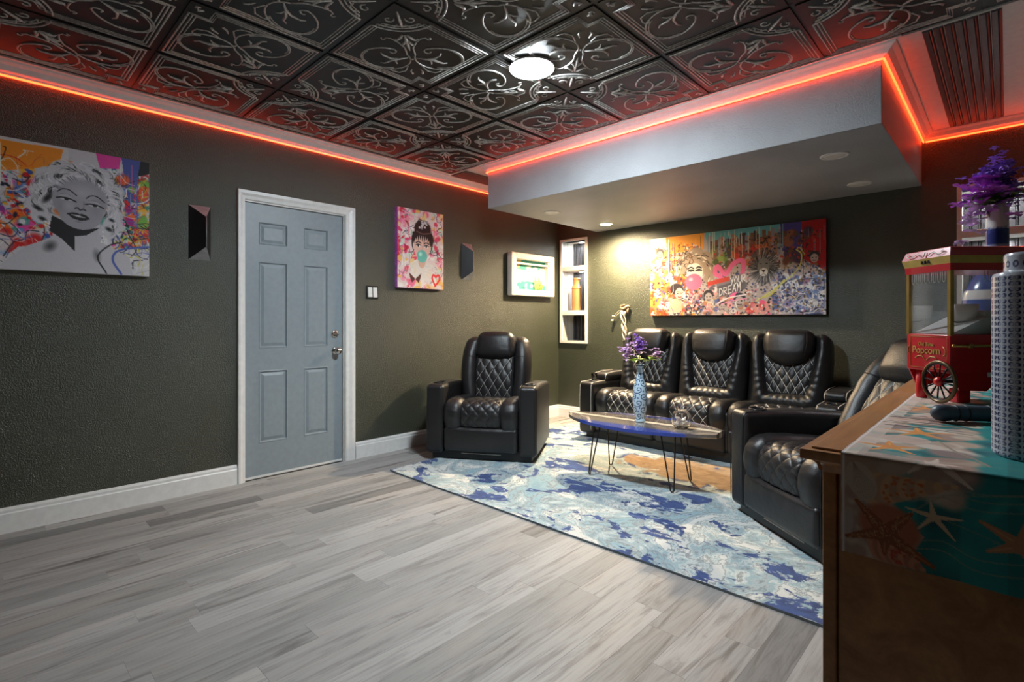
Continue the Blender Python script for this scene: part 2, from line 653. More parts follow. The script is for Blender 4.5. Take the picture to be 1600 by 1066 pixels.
# ---------------------------------------------------------------- painter (flat prints only)
class Paint:
    def __init__(self, w, h, bg):
        self.w, self.h = w, h
        self.a = np.zeros((h, w, 3)) + np.array(bg)
        self.yy, self.xx = np.mgrid[0:h, 0:w].astype(float)
        self.xx = (self.xx + 0.5) / w
        self.yy = (self.yy + 0.5) / h       # 0 at the top
        self.asp = w / h
        self.r = np.random.RandomState(5)

    def _put(self, sl, cov, col):
        cov = np.clip(cov, 0, 1)[..., None]
        self.a[sl] = self.a[sl] * (1 - cov) + np.array(col) * cov

    def _slice(self, x0, x1, y0, y1, pad):
        i0 = max(0, int((x0 - pad) * self.w) - 1)
        i1 = min(self.w, int((x1 + pad) * self.w) + 2)
        j0 = max(0, int((y0 - pad * self.asp) * self.h) - 1)
        j1 = min(self.h, int((y1 + pad * self.asp) * self.h) + 2)
        return (slice(j0, j1), slice(i0, i1))

    def ell(self, cx, cy, rx, ry, col, rot=0.0, op=1.0, soft=0.12):
        m = max(rx, ry)
        sl = self._slice(cx - m, cx + m, cy - m * self.asp, cy + m * self.asp, 0.01)
        dx = self.xx[sl] - cx
        dy = (self.yy[sl] - cy) / self.asp
        c, s = math.cos(rot), math.sin(rot)
        u, v = (dx * c + dy * s) / rx, (-dx * s + dy * c) / ry
        d = np.sqrt(u * u + v * v)
        self._put(sl, (1 - d) / soft * op if soft else (d < 1) * op, col)

    def poly(self, pts, col, op=1.0):
        xs, ys = [p[0] for p in pts], [p[1] for p in pts]
        sl = self._slice(min(xs), max(xs), min(ys), max(ys), 0.005)
        X, Y = self.xx[sl], self.yy[sl]
        ins = np.zeros(X.shape, bool)
        n = len(pts)
        for i in range(n):
            x0, y0 = pts[i]
            x1, y1 = pts[(i + 1) % n]
            if y0 == y1:
                continue
            cond = ((y0 > Y) != (y1 > Y)) & (X < (x1 - x0) * (Y - y0) / (y1 - y0) + x0)
            ins ^= cond
        self._put(sl, ins * op, col)

    def line(self, pts, w, col, op=1.0, taper=False):
        n = len(pts) - 1
        for i in range(n):
            (x0, y0), (x1, y1) = pts[i], pts[i + 1]
            ww = w * (1 - 0.75 * i / n) if taper else w
            sl = self._slice(min(x0, x1), max(x0, x1), min(y0, y1), max(y0, y1), ww + 0.004)
            X, Y = self.xx[sl], self.yy[sl] / self.asp
            ax, ay, bx, by = x0, y0 / self.asp, x1, y1 / self.asp
            vx, vy = bx - ax, by - ay
            L = vx * vx + vy * vy + 1e-12
            t = np.clip(((X - ax) * vx + (Y - ay) * vy) / L, 0, 1)
            d = np.sqrt((X - ax - t * vx) ** 2 + (Y - ay - t * vy) ** 2)
            self._put(sl, (ww - d) * self.w * 0.9 * op, col)

    def curve(self, pts, w, col, op=1.0, taper=False, k=6):
        P = [np.array(p, float) for p in pts]
        P = [2 * P[0] - P[1]] + P + [2 * P[-1] - P[-2]]
        out = []
        for i in range(1, len(P) - 2):
            for s in range(k):
                t = s / k
                out.append(tuple(0.5 * ((2 * P[i]) + (-P[i - 1] + P[i + 1]) * t + (2 * P[i - 1] - 5 * P[i] + 4 * P[i + 1] - P[i + 2]) * t * t
                                        + (-P[i - 1] + 3 * P[i] - 3 * P[i + 1] + P[i + 2]) * t ** 3)))
        out.append(tuple(P[-2]))
        self.line(out, w, col, op, taper)

    def drips(self, n, x0, x1, y0, y1, cols, w=0.004):
        for _ in range(n):
            x = self.r.uniform(x0, x1)
            y = self.r.uniform(y0, y0 + (y1 - y0) * 0.3)
            e = self.r.uniform(y, y1)
            self.line([(x, y), (x, e)], w * self.r.uniform(0.6, 1.3), cols[self.r.randint(len(cols))])

    def scrib(self, n, x0, x1, y0, y1, cols, w=0.004, size=0.08, op=1.0):
        for _ in range(n):
            x, y = self.r.uniform(x0, x1), self.r.uniform(y0, y1)
            p = [(x, y)]
            a = self.r.uniform(0, 6.3)
            for _k in range(self.r.randint(2, 6)):
                a += self.r.uniform(-1.6, 1.6)
                x = min(x1, max(x0, x + math.cos(a) * size * 0.5))
                y = min(y1, max(y0, y + math.sin(a) * size * 0.5 * self.asp))
                p.append((x, y))
            self.curve(p, w * self.r.uniform(0.5, 1.5), cols[self.r.randint(len(cols))], op, k=4)

    def blobs(self, n, x0, x1, y0, y1, cols, s0, s1, op=1.0):
        for _ in range(n):
            self.ell(self.r.uniform(x0, x1), self.r.uniform(y0, y1), self.r.uniform(s0, s1), self.r.uniform(s0, s1),
                     cols[self.r.randint(len(cols))], self.r.uniform(0, 3), op, 0.35)

    def sample(self):
        s = self.a.clip(0, 1)
        return np.where(s <= 0.04045, s / 12.92, ((s + 0.055) / 1.055) ** 2.4)


def paint_attr(me, cols):
    at = me.color_attributes.new('paint', 'FLOAT_COLOR', 'POINT')
    c = np.ones((len(me.vertices), 4), np.float32)
    c[:, :3] = cols
    at.data.foreach_set('color', c.ravel())


def printed_grid(name, P, W, H, parent, mat, place):
    """a flat printed sheet: one vertex per painted dot. place(u, v) with v down."""
    n, m = P.w, P.h
    vs = [place(i / (n - 1), j / (m - 1)) for j in range(m) for i in range(n)]
    fs = [(j * n + i, j * n + i + 1, (j + 1) * n + i + 1, (j + 1) * n + i) for j in range(m - 1) for i in range(n - 1)]
    me = bpy.data.meshes.new(name)
    me.from_pydata(vs, [], fs)
    me.materials.append(M[mat])
    me.polygons.foreach_set('use_smooth', [True] * len(fs))
    paint_attr(me, P.sample().reshape(-1, 3))
    return link(name, me, parent)


# ================================================================= STRUCTURE
# ---- floor: planks run away from the camera along the left wall
floor = struct(MB().box(0, RX, RY0, RY1, -0.06, -0.008).build('floor', 'tbar'))
plank_cache = {}
PW = 0.120
prng = random.Random(11)
row = 0
x = 0.0
while x < RX - 0.01:
    w = min(PW, RX - x)
    y = RY0 - prng.uniform(0, 0.9)
    while y < RY1 - 0.01:
        PL = prng.choice([0.62, 0.86, 1.22, 1.22, 1.22])
        a, b = max(y, RY0), min(y + PL, RY1)
        if b + 0.08 > RY1:
            b = RY1
        if b - a > 0.05:
            key = (round(w, 3), round(b - a, 3))
            if key not in plank_cache:
                q = MB()
                hw, hl = w / 2 - 0.0001, (b - a) / 2 - 0.0001
                e = 0.0005
                q.add([(-hw, -hl, -0.010), (hw, -hl, -0.010), (hw, hl, -0.010), (-hw, hl, -0.010),
                       (-hw, -hl, -e), (hw, -hl, -e), (hw, hl, -e), (-hw, hl, -e),
                       (-hw + e, -hl + e, 0), (hw - e, -hl + e, 0), (hw - e, hl - e, 0), (-hw + e, hl - e, 0)],
                      [(0, 1, 5, 4), (1, 2, 6, 5), (2, 3, 7, 6), (3, 0, 4, 7), (4, 5, 9, 8), (5, 6, 10, 9), (6, 7, 11, 10), (7, 4, 8, 11), (8, 9, 10, 11), (3, 2, 1, 0)])
                plank_cache[key] = q.mesh('plank', 'plank')
            link('plank', plank_cache[key], floor, (x + w / 2, (a + b) / 2, 0))
        y = b if b == RY1 else y + PL
    x += PW
    row += 1

# ---- left wall with the door opening
DY0, DY1, DZ = 1.362, 2.143, 2.052
mb = MB()
cells(mb, 'x', -0.12, 0.0, [RY0, DY0, DY1, RY1 + 0.3], [-0.06, DZ, CEIL + 0.1], {(1, 0)})
wall_left = struct(mb.build('wall_left', 'green'))

# ---- back wall with two niche openings
N1 = (0.062, 0.415)
N2 = (3.757, 4.110)
NZ = (0.928, 2.135)
mb = MB()
cells(mb, 'y', RY1, RY1 + 0.12, [0.0, N1[0], N1[1], N2[0], N2[1], RX], [-0.06, NZ[0], NZ[1], CEIL + 0.1], {(1, 1), (3, 1)})
wall_back = struct(mb.build('wall_back', 'green'))
struct(MB().box(RX, RX + 0.12, RY0, RY1 + 0.3, -0.06, CEIL + 0.1).build('wall_right', 'green'))
struct(MB().box(-0.12, RX + 0.12, RY0 - 0.12, RY0, -0.06, CEIL + 0.1).build('wall_front', 'green'))

# ---- baseboards
BASE = [(0, 0), (0.016, 0), (0.016, 0.105), (0.012, 0.112), (0.012, 0.126), (0.006, 0.140), (0, 0.140)]
mb = MB()
mb.extrude_profile(BASE, (0, RY0, 0), (0, 1.31, 0), (1, 0, 0))
mb.extrude_profile(BASE, (0, 2.245, 0), (0, RY1, 0), (1, 0, 0))
struct(mb.build('baseboard_left', 'white'))
struct(MB().extrude_profile(BASE, (0.016, RY1, 0), (RX, RY1, 0), (0, -1, 0)).build('baseboard_back', 'white'))
struct(MB().extrude_profile(BASE, (RX, RY0, 0), (RX, RY1 - 0.016, 0), (-1, 0, 0)).build('baseboard_right', 'white'))

# ---- door: casing, jamb, six panel slab
mb = MB()
CAS = [(0, 0), (0.020, 0.004), (0.020, 0.020), (0.014, 0.034), (0.012, 0.050), (0, 0.056)]


def casing(mb, p0, p1, side):
    n = len(CAS)
    vs = []
    for (p, k) in ((p0, 0), (p1, 1)):
        for o, wv in CAS:
            vs.append((o, p[0] + side[k][0] * wv, p[1] + side[k][1] * wv))
    fs = [(i, (i + 1) % n, n + (i + 1) % n, n + i) for i in range(n)] + [tuple(reversed(range(n))), tuple(range(n, 2 * n))]
    mb.add(vs, fs)


# profile runs from the outer edge inwards
O0, O1, OZ = 1.312, 2.193 + 0.05, 2.13
OZ = 2.128
O1 = 2.243
casing(mb, (O0, 0.0), (O0, OZ), ((1, 0), (1, -1.35)))
casing(mb, (O1, OZ), (O1, 0.0), ((-1.7, -1.35), (-1.7, 0)))
casing(mb, (O0, OZ), (O1, OZ), ((1, -1.35), (-1.7, -1.35)))
struct(mb.build('trim_1', 'white'))
mb = MB()
mb.box(-0.12, 0.0, DY0, DY0 + 0.006, 0, DZ)
mb.box(-0.12, 0.0, DY1 - 0.006, DY1, 0, DZ)
mb.box(-0.12, 0.0, DY0, DY1, DZ - 0.005, DZ)
struct(mb.build('trim_2', 'white'))
mb = MB()
mb.box(-0.12, -0.018, DY0, DY1, -0.012, 0.004)
struct(mb.build('trim_3', 'chrome'))
door = struct(link('door_1', None))
ys = [1.3705, 1.470, 1.685, 1.812, 2.014, 2.1345]
zs = [0.016, 0.258, 0.800, 0.966, 1.616, 1.742, 1.912, 2.044]
mb = MB()
holes = {(i, j) for i in (1, 3) for j in (1, 3, 5)}
cells(mb, 'x', -0.060, -0.022, ys, zs, holes)
mb.build('door_slab', 'door', door)
for i in (1, 3):
    for j in (1, 3, 5):
        y0, y1, z0, z1 = ys[i], ys[i + 1], zs[j], zs[j + 1]
        rings = [(0, -0.022), (0.006, -0.019), (0.014, -0.031), (0.020, -0.031), (0.040, -0.024), (0.041, -0.024)]
        vs, fs = [], []
        for (e, d) in rings:
            vs += [(d, y0 + e, z0 + e), (d, y1 - e, z0 + e), (d, y1 - e, z1 - e), (d, y0 + e, z1 - e)]
        for k in range(len(rings) - 1):
            for c in range(4):
                c2 = (c + 1) % 4
                fs.append((k * 4 + c, k * 4 + c2, (k + 1) * 4 + c2, (k + 1) * 4 + c))
        k = (len(rings) - 1) * 4
        fs.append((k, k + 1, k + 2, k + 3))
        MB().add(vs, fs).build('door_panel', 'door', door)
TOX = Matrix.Rotation(PI / 2, 4, 'Y')       # lathe axis z -> x


def lathe_x(prof, loc, n=24):
    mb = MB()
    mb.lathe(prof, n, mat=Matrix.Translation(loc) @ TOX)
    return mb


db = lathe_x([(0.031, 0), (0.031, 0.006), (0.026, 0.010), (0.020, 0.011), (0.0, 0.011)], (-0.022, 2.072, 1.064)).build('deadbolt', 'chrome', door)
MB().box(-0.012, 0.008, 2.050, 2.094, 1.058, 1.070, bev=0.003).build('thumb_turn', 'chrome', db)
kb = lathe_x([(0.032, 0), (0.032, 0.005), (0.026, 0.010), (0.012, 0.014), (0.011, 0.030), (0.018, 0.036), (0.027, 0.046), (0.028, 0.058), (0.022, 0.068), (0.0, 0.072)],
             (-0.022, 2.078, 0.925)).build('door_knob', 'chrome', door)
MB().box(-0.026, -0.018, DY0 + 0.008, DY1 - 0.008, 0.004, 0.020).build('door_sweep', 'outlet', door)

# ---- ceiling: deck, bars and embossed tiles
TX0, TY1 = 0.12, 3.20
ceiling = struct(MB().box(0, RX, RY0, RY1, CEIL, CEIL + 0.05).build('ceiling', 'tbar'))


def tile_mesh():
    q = MB()
    S = TP - 0.022
    z0 = -0.010
    # pan: flat plate with a slim rim
    q.box(0.011, 0.011 + S, 0.011, 0.011 + S, z0, -0.0005, 0)

    def W(p):
        return (0.011 + p[0] * S, 0.011 + p[1] * S, z0)

    def ridge(pts, r=0.0042, closed=False):
        q.tube([W(p) for p in pts], [k * 1.0 for k in r] if isinstance(r, list) else r, 4, 1, closed=closed)

    for off, rr in ((0.030, 0.0055), (0.058, 0.0045), (0.082, 0.0038)):
        ra = 0.40 - off * 1.3
        a = math.acos(min(1, off / ra))
        arc = [(ra * math.cos(a * k), ra * math.sin(a * k)) for k in (1,)]
        nt = 0.15 + off * 0.55
        t0 = math.asin(off / ra)
        ridge([(ra * math.cos(t0), off), (1 - off, off), (1 - off, 1 - nt), (1 - nt, 1 - nt), (1 - nt, 1 - off), (off, 1 - off), (off, ra * math.cos(t0))], rr)
        ridge([(ra * math.cos(t0 + (PI / 2 - 2 * t0) * k / 12), ra * math.sin(t0 + (PI / 2 - 2 * t0) * k / 12)) for k in range(13)], rr)
    # notch corner ornament
    for s in (0.045, 0.075):
        ridge([(1 - s, 1 - s - 0.03), (1 - s, 1 - s), (1 - s - 0.03, 1 - s)], 0.004)
    ridge([(0.90, 0.93), (0.93, 0.90), (0.945, 0.945)], 0.006)

    def D(s, t):
        return ((s - t) / math.sqrt(2), (s + t) / math.sqrt(2))

    def spiral(cx, cy, r0, r1, a0, a1, n=10):
        return [(cx + (r0 + (r1 - r0) * k / n) * math.cos(a0 + (a1 - a0) * k / n), cy + (r0 + (r1 - r0) * k / n) * math.sin(a0 + (a1 - a0) * k / n)) for k in range(n + 1)]

    for m in (-1, 1):
        def E(pts):
            return [D(s, m * t) for s, t in pts]
        # big oval
        cx, cy, rx, ry = 0.800, 0.235, 0.185, 0.215
        th0, th1 = -0.62 * PI, 1.12 * PI
        oval = [(cx + rx * math.cos(th0 + (th1 - th0) * k / 26), cy + ry * math.sin(th0 + (th1 - th0) * k / 26)) for k in range(27)]
        ridge(E(oval), 0.0052)
        ridge(E([(cx + rx * 0.86 * math.cos(th0 + (th1 - th0) * k / 26), cy + 0.012 + ry * 0.88 * math.sin(th0 + (th1 - th0) * k / 26)) for k in range(8, 22)]), 0.0035)
        ex, ey = oval[-1]
        ridge(E(spiral(ex + 0.048, ey + 0.002, 0.048, 0.016, PI, 2.5 * PI)), 0.005)
        # stem from the medallion sweeping to the oval
        sx, sy = oval[0]
        ridge(E([(0.46, 0.17), (0.47, 0.125), (0.53, 0.075), (0.62, 0.035), (sx, sy)]), [0.003, 0.004, 0.005, 0.0055, 0.0052])
        ridge(E(spiral(0.468, 0.19, 0.022, 0.010, -0.5 * PI, 0.9 * PI, 6)), 0.004)
        # outer far curl
        ridge(E([(0.93, 0.065), (1.02, 0.10), (1.05, 0.17), (1.02, 0.225)] + spiral(0.985, 0.215, 0.033, 0.012, 0.2, 4.5, 7)), 0.0046)
        ridge(E([(0.985, 0.04), (1.04, 0.055), (1.075, 0.045)]), [0.004, 0.006, 0.008])
        # acanthus spray in the oval
        ridge(E([(0.78, 0.035), (0.80, 0.12), (0.79, 0.19), (0.74, 0.25), (0.70, 0.26)]), [0.004, 0.009, 0.008, 0.006, 0.004])
        ridge(E([(0.80, 0.11), (0.83, 0.20), (0.875, 0.26), (0.87, 0.30)]), [0.005, 0.009, 0.006, 0.004])
        ridge(E([(0.80, 0.13), (0.85, 0.16), (0.89, 0.155)]), [0.004, 0.006, 0.004])
        # palmette at the medallion
        ridge(E([(0.415, 0.015), (0.46, 0.045), (0.49, 0.075), (0.475, 0.10)]), [0.006, 0.011, 0.008, 0.005])
        ridge(E([(0.50, 0.01), (0.55, 0.03), (0.585, 0.055)]), [0.006, 0.009, 0.004])
        # small scrolls inside the medallion
        ridge(E(spiral(0.20, 0.085, 0.045, 0.014, -PI * 0.6, PI * 1.2, 8)), 0.0045)
        ridge(E([(0.27, 0.03), (0.31, 0.07), (0.30, 0.115), (0.265, 0.13)]), [0.004, 0.007, 0.006, 0.004])
    ridge([D(0.42, 0), D(0.52, 0), D(0.60, 0), D(0.66, 0)], [0.006, 0.011, 0.009, 0.003])
    ridge([D(0.10, 0), D(0.17, 0), D(0.25, 0), D(0.31, 0)], [0.004, 0.007, 0.009, 0.004])
    q.lathe([(0.0, z0 - 0.006), (0.006, z0 - 0.005), (0.008, z0)], 8, 1, mat=Matrix.Translation(W(D(0.80, 0))[0:2] + (0,)))
    return q.mesh('ceiling_tile', ['tile', 'ridge'])


tm = tile_mesh()
tile_rot = {(0, 0): PI, (1, 0): -PI / 2, (0, 1): PI / 2, (1, 1): 0.0}
NXT = 7
for i in range(NXT):
    for j in range(8):
        xx0, yy1 = TX0 + i * TP, TY1 - j * TP
        if xx0 + TP > RX + 0.30 or yy1 - TP < RY0 - 0.1:
            continue
        # medallion corner: right side for even columns; far corner for odd rows
        cxm = 1 if i % 2 == 0 else 0          # medallion on the +x edge of even columns
        cym = 0 if j % 2 == 0 else 1          # medallion on the -y edge of even rows
        mx = xx0 + (TP if cxm else 0)
        my = (yy1 - TP) if cym == 0 else yy1
        sxn, syn = (-1 if cxm else 1), (1 if cym == 0 else -1)
        ang = {(1, 1): 0.0, (-1, 1): PI / 2, (-1, -1): PI, (1, -1): -PI / 2}[(sxn, syn)]
        link('ceiling_tile', tm, ceiling, (mx, my, CEIL - 0.001), (0, 0, ang))
for i in range(NXT + 1):
    gx = TX0 + i * TP
    if gx < RX - 0.02:
        MB().box(gx - 0.011, gx + 0.011, RY0, TY1, CEIL - 0.004, CEIL - 0.0005).build('grid_bar', 'tbar', ceiling)
for j in range(8):
    gy = TY1 - j * TP
    if gy > RY0:
        MB().box(0.02, RX, gy - 0.011, gy + 0.011, CEIL - 0.005, CEIL - 0.0008).build('grid_bar', 'tbar', ceiling)

# ---- coffers left and right of the soffit, soffit
mb = MB()
mb.box(0.0, SOF[0], TY1 + 0.012, RY1, CEIL - 0.014, CEIL - 0.0005)
mb.box(SOF[1], RX, TY1 + 0.012, RY1, CEIL - 0.014, CEIL - 0.0005)
mb.build('coffer_board', 'white', ceiling)
for (a, b, n) in ((0.075, 0.30, 6), (3.695, 3.985, 7)):
    w = (b - a) / n
    for k in range(n):
        q = MB()
        x0, x1 = a + k * w, a + (k + 1) * w
        z = CEIL - 0.014
        pr = [(x0 + 0.002, 0), (x0 + 0.002, -0.006), (x0 + 0.005, -0.009), (x0 + w * 0.62, -0.009), (x0 + w * 0.66, -0.005), (x0 + w * 0.72, -0.008), (x0 + w * 0.80, -0.010),
              (x0 + w * 0.88, -0.008), (x1 - 0.004, -0.004), (x1 - 0.001, 0)]
        m = len(pr)
        vs = [(p[0], TY1 + 0.03, z + p[1]) for p in pr] + [(p[0], RY1 - 0.055, z + p[1]) for p in pr]
        fs = [(i, i + 1, m + i + 1, m + i) for i in range(m - 1)] + [tuple(reversed(range(m))), tuple(range(m, 2 * m))]
        q.add(vs, fs).build('bead_slat', 'bead', ceiling)
mb = MB()
mb.rbox(((SOF[0] + SOF[1]) / 2, (SOF[2] + RY1) / 2, (SOF[3] + CEIL) / 2), (SOF[1] - SOF[0], RY1 - SOF[2], CEIL - SOF[3]), 0.004, n=1, seg=2)
soffit = mb.build('soffit', 'soffit', ceiling)

CROWN = [(0, 0), (0.012, 0), (0.014, 0.010), (0.030, 0.018), (0.052, 0.042), (0.074, 0.054), (0.076, 0.062), (0.098, 0.064), (0.098, 0.074), (0, 0.074)]
CZ = CEIL - 0.078


def crown(name, segs, scale=1.0):
    """each segment: start, end, outward normal, then how far each end runs on per unit of the profile's own projection."""
    mb = MB()
    n = len(CROWN)
    for seg in segs:
        p0, p1, nn = (Vector(k) for k in seg[:3])
        e0, e1 = seg[3] if len(seg) > 3 else (0.0, 0.0)
        d = (p1 - p0).normalized()
        vs = [p0 - d * (a * e0) + nn * (a * scale) + Vector((0, 0, b)) for a, b in CROWN] + [p1 + d * (a * e1) + nn * (a * scale) + Vector((0, 0, b)) for a, b in CROWN]
        fs = [(i, (i + 1) % n, n + (i + 1) % n, n + i) for i in range(n)] + [tuple(reversed(range(n))), tuple(range(n, 2 * n))]
        mb.add(vs, fs)
    struct(mb.build(name, 'white'))


crown('trim_4', [((0, RY0, CZ), (0, RY1, CZ), (1, 0, 0))])
crown('trim_5', [((SOF[0], SOF[2], CZ), (SOF[1], SOF[2], CZ), (0, -1, 0), (0.9, 0.9))], 0.62)
crown('trim_6', [((SOF[1], SOF[2], CZ), (SOF[1], RY1, CZ), (1, 0, 0), (0.62, 0.0)), ((SOF[0], SOF[2], CZ), (SOF[0], RY1, CZ), (-1, 0, 0), (0.62, 0.0))], 0.9)
crown('trim_7', [((SOF[1], RY1, CZ), (RX, RY1, CZ), (0, -1, 0)), ((0.0, RY1, CZ), (SOF[0], RY1, CZ), (0, -1, 0))], 0.6)
crown('trim_8', [((RX, RY0, CZ), (RX, RY1, CZ), (-1, 0, 0))])

# ---- red LED strips under the crown
LZ = CZ - 0.006


def strip(label, pts):
    mb = MB()
    mb.tube(pts, 0.0055, 8)
    return tag(mb.build('led_strip', 'led'), label, 'light strip')


strip('red LED strip under the crown moulding of the wall with the grey door', [(0.008, RY0 + 0.01, LZ), (0.008, 2.0, LZ), (0.008, RY1 - 0.01, LZ)])
strip('red LED strip along the top of the grey soffit', [(SOF[0] - 0.012, RY1 - 0.012, LZ), (SOF[0] - 0.012, SOF[2] - 0.012, LZ), (SOF[0] + 0.004, SOF[2] - 0.016, LZ),
      (SOF[1] - 0.004, SOF[2] - 0.016, LZ), (SOF[1] + 0.012, SOF[2] - 0.012, LZ), (SOF[1] + 0.012, RY1 - 0.012, LZ)])
strip('red LED strip on the back wall above the niche with purple flowers in front', [(SOF[1] + 0.024, RY1 - 0.008, LZ), (RX - 0.012, RY1 - 0.008, LZ)])

strip('red LED strip under the crown moulding of the wall behind the sideboard', [(RX - 0.008, TY1 + 0.03, LZ), (RX - 0.008, 4.0, LZ), (RX - 0.008, RY1 - 0.02, LZ)]).name = 'led_strip_offscreen'

# ---- round LED ceiling panels


def ceiling_lamp(label, loc, mat, group=None):
    t = thing('ceiling_light', label, 'ceiling light', loc)
    MB().lathe([(0.128, 0.0), (0.129, -0.010), (0.127, -0.013), (0.1235, -0.013), (0.1235, 0.0)], 48).build('rim', 'rim', t)
    MB().lathe([(0.124, -0.004), (0.123, -0.012), (0.116, -0.018), (0.098, -0.023), (0.060, -0.027), (0.0, -0.029)], 48).build('diffuser', mat, t)
    return t


ceiling_lamp('round white LED panel glowing on the black tiled ceiling in front of the soffit', (2.072, 2.17, CEIL - 0.010), 'lampglass')

# ---- recessed soffit downlights


def downlight(label, x, y, lit=False, group=None):
    t = tag(thing('recessed_downlight', label, 'downlight', (x, y, SOF[3])), label, 'downlight', group)
    MB().lathe([(0.080, 0.001), (0.080, -0.004), (0.074, -0.007), (0.062, -0.006), (0.060, 0.0)], 32).build('trim_ring', 'rim', t)
    MB().lathe([(0.061, 0.0005), (0.061, -0.004), (0.03, -0.0055), (0.0, -0.006)], 32).build('lens', 'spotglass' if lit else 'outlet', t)
    if lit:
        ld = bpy.data.lights.new('downlight_beam', 'SPOT')
        ld.energy = SPOT_W
        ld.color = (1.0, 0.76, 0.48)
        ld.spot_size = math.radians(172)
        ld.spot_blend = 0.9
        ld.shadow_soft_size = 0.035
        lo = bpy.data.objects.new('downlight_beam', ld)
        COL.objects.link(lo)
        lo.parent = t
        lo.location = (0, 0, -0.014)
    return t


downlight('lit warm recessed downlight in the soffit near the shelf niche with the tan vase', 0.929, 4.644, True)
downlight('unlit white recessed downlight in the soffit, over the single recliner by the door wall', 0.884, 3.793)
downlight('unlit white recessed downlight in the soffit, over the recliner beside the sideboard', 3.226, 3.70)
downlight('unlit white recessed downlight in the soffit, between the mural canvas and the red lit corner', 3.202, 4.59)
# ================================================================= SEATING


def cat(pts, v):
    n = len(pts) - 1
    x = max(0.0, min(0.99999, v)) * n
    i = int(x)
    t = x - i
    P = [Vector(pts[max(0, min(n, k))]) for k in (i - 1, i, i + 1, i + 2)]
    return 0.5 * ((2 * P[1]) + (-P[0] + P[2]) * t + (2 * P[0] - 5 * P[1] + 4 * P[2] - P[3]) * t * t + (-P[0] + 3 * P[1] - 3 * P[2] + P[3]) * t ** 3)


def nrm(surf, u, v, hint):
    e = 0.01
    du = surf(min(1, u + e), v) - surf(max(0, u - e), v)
    dv = surf(u, min(1, v + e)) - surf(u, max(0, v - e))
    n = du.cross(dv)
    n = n.normalized() if n.length > 1e-12 else Vector(hint)
    return n if n.dot(Vector(hint)) > 0 else -n


def padded(name, parent, surf, hint, nu, nv, hf, mat=None):
    mb = MB()
    mb.grid(lambda u, v: surf(u, v) + nrm(surf, u, v, hint) * hf(u, v), nu, nv, mat=mat)
    return mb.build(name, 'leather', parent)


def quilt(name, parent, surf, hint, nu, nv, amp, crown_h, thread=None, tr=0.0016, res=11, mat=None, knots=False):
    def h(u, v):
        a, b = u * nu + v * nv, u * nu - v * nv
        edge = min(1.0, min(u, 1 - u, v, 1 - v) / 0.04)
        return amp * (abs(math.sin(PI * a)) * abs(math.sin(PI * b))) ** 0.5 + crown_h * (1 - abs(2 * u - 1) ** 3) - 0.012 * (1 - edge)

    def pt(u, v, x=0.0):
        return surf(u, v) + nrm(surf, u, v, hint) * (h(u, v) + x)
    mb = MB()
    mb.grid(lambda u, v: pt(u, v), int(nu * res * 2), int(nv * res * 2), mat=mat)
    q = mb.build(name, 'leather', parent)
    mb = MB()
    cnt = 0
    for sgn in (1, -1):
        lo, hi = (0, nu + nv) if sgn > 0 else (-nv, nu)
        for c in range(int(math.floor(lo)), int(math.ceil(hi)) + 1):
            pts = []
            for k in range(41):
                u = 0.03 + 0.94 * k / 40
                v = (c - u * nu) / nv if sgn > 0 else (u * nu - c) / nv
                if 0.02 < v < 0.98:
                    pts.append(pt(u, v, 0.0008))
            if len(pts) > 2:
                mb.tube(pts, tr, 4, mat=mat)
                cnt += 1
    if knots:
        for a2 in range(0, int(2 * nu) + 1):
            for b2 in range(0, int(2 * nv) + 1):
                if (a2 + b2) % 2 == 0:
                    u, v = a2 / (2 * nu), b2 / (2 * nv)
                    if 0.04 < u < 0.96 and 0.04 < v < 0.96:
                        mb.tube([pt(u, v - 0.014, 0.001), pt(u, v, 0.002), pt(u, v + 0.014, 0.001)], [tr * 1.2, tr * 1.9, tr * 1.2], 5, mat=mat)
    if cnt:
        mb.build('stitching', thread or 'darkthread', q)
    return q


def bore(o, x, y, z, r, depth):
    """cut a round hole into the mesh of o (coordinates of its parent)."""
    c = MB().lathe([(r, z - depth), (r, z + 0.05)], 28, mat=Matrix.Translation((x, y, 0))).build('bore', 'black', o.parent)
    md = o.modifiers.new('bore', 'BOOLEAN')
    md.operation = 'DIFFERENCE'
    md.solver = 'EXACT'
    md.object = c
    bpy.context.view_layer.update()
    dg = bpy.context.evaluated_depsgraph_get()
    me = bpy.data.meshes.new_from_object(o.evaluated_get(dg))
    o.modifiers.clear()
    o.data = me
    bpy.data.objects.remove(c)


def cup_holder(parent, x, y, z, r=0.043):
    bore(parent, x, y, z, r + 0.001, 0.062)
    c = MB().lathe([(r + 0.009, -0.004), (r + 0.009, 0.0), (r + 0.007, 0.004), (r, 0.005), (r - 0.002, 0.001), (r - 0.003, -0.058), (0.0, -0.058)], 28, mat=Matrix.Translation((x, y, z))).build('cup_holder', 'dark_metal', parent)
    MB().lathe([(r - 0.004, -0.0575), (r - 0.006, -0.056), (0.0, -0.056)], 28, mat=Matrix.Translation((x, y, z))).build('cup_well', 'dark_metal', c)
    return c


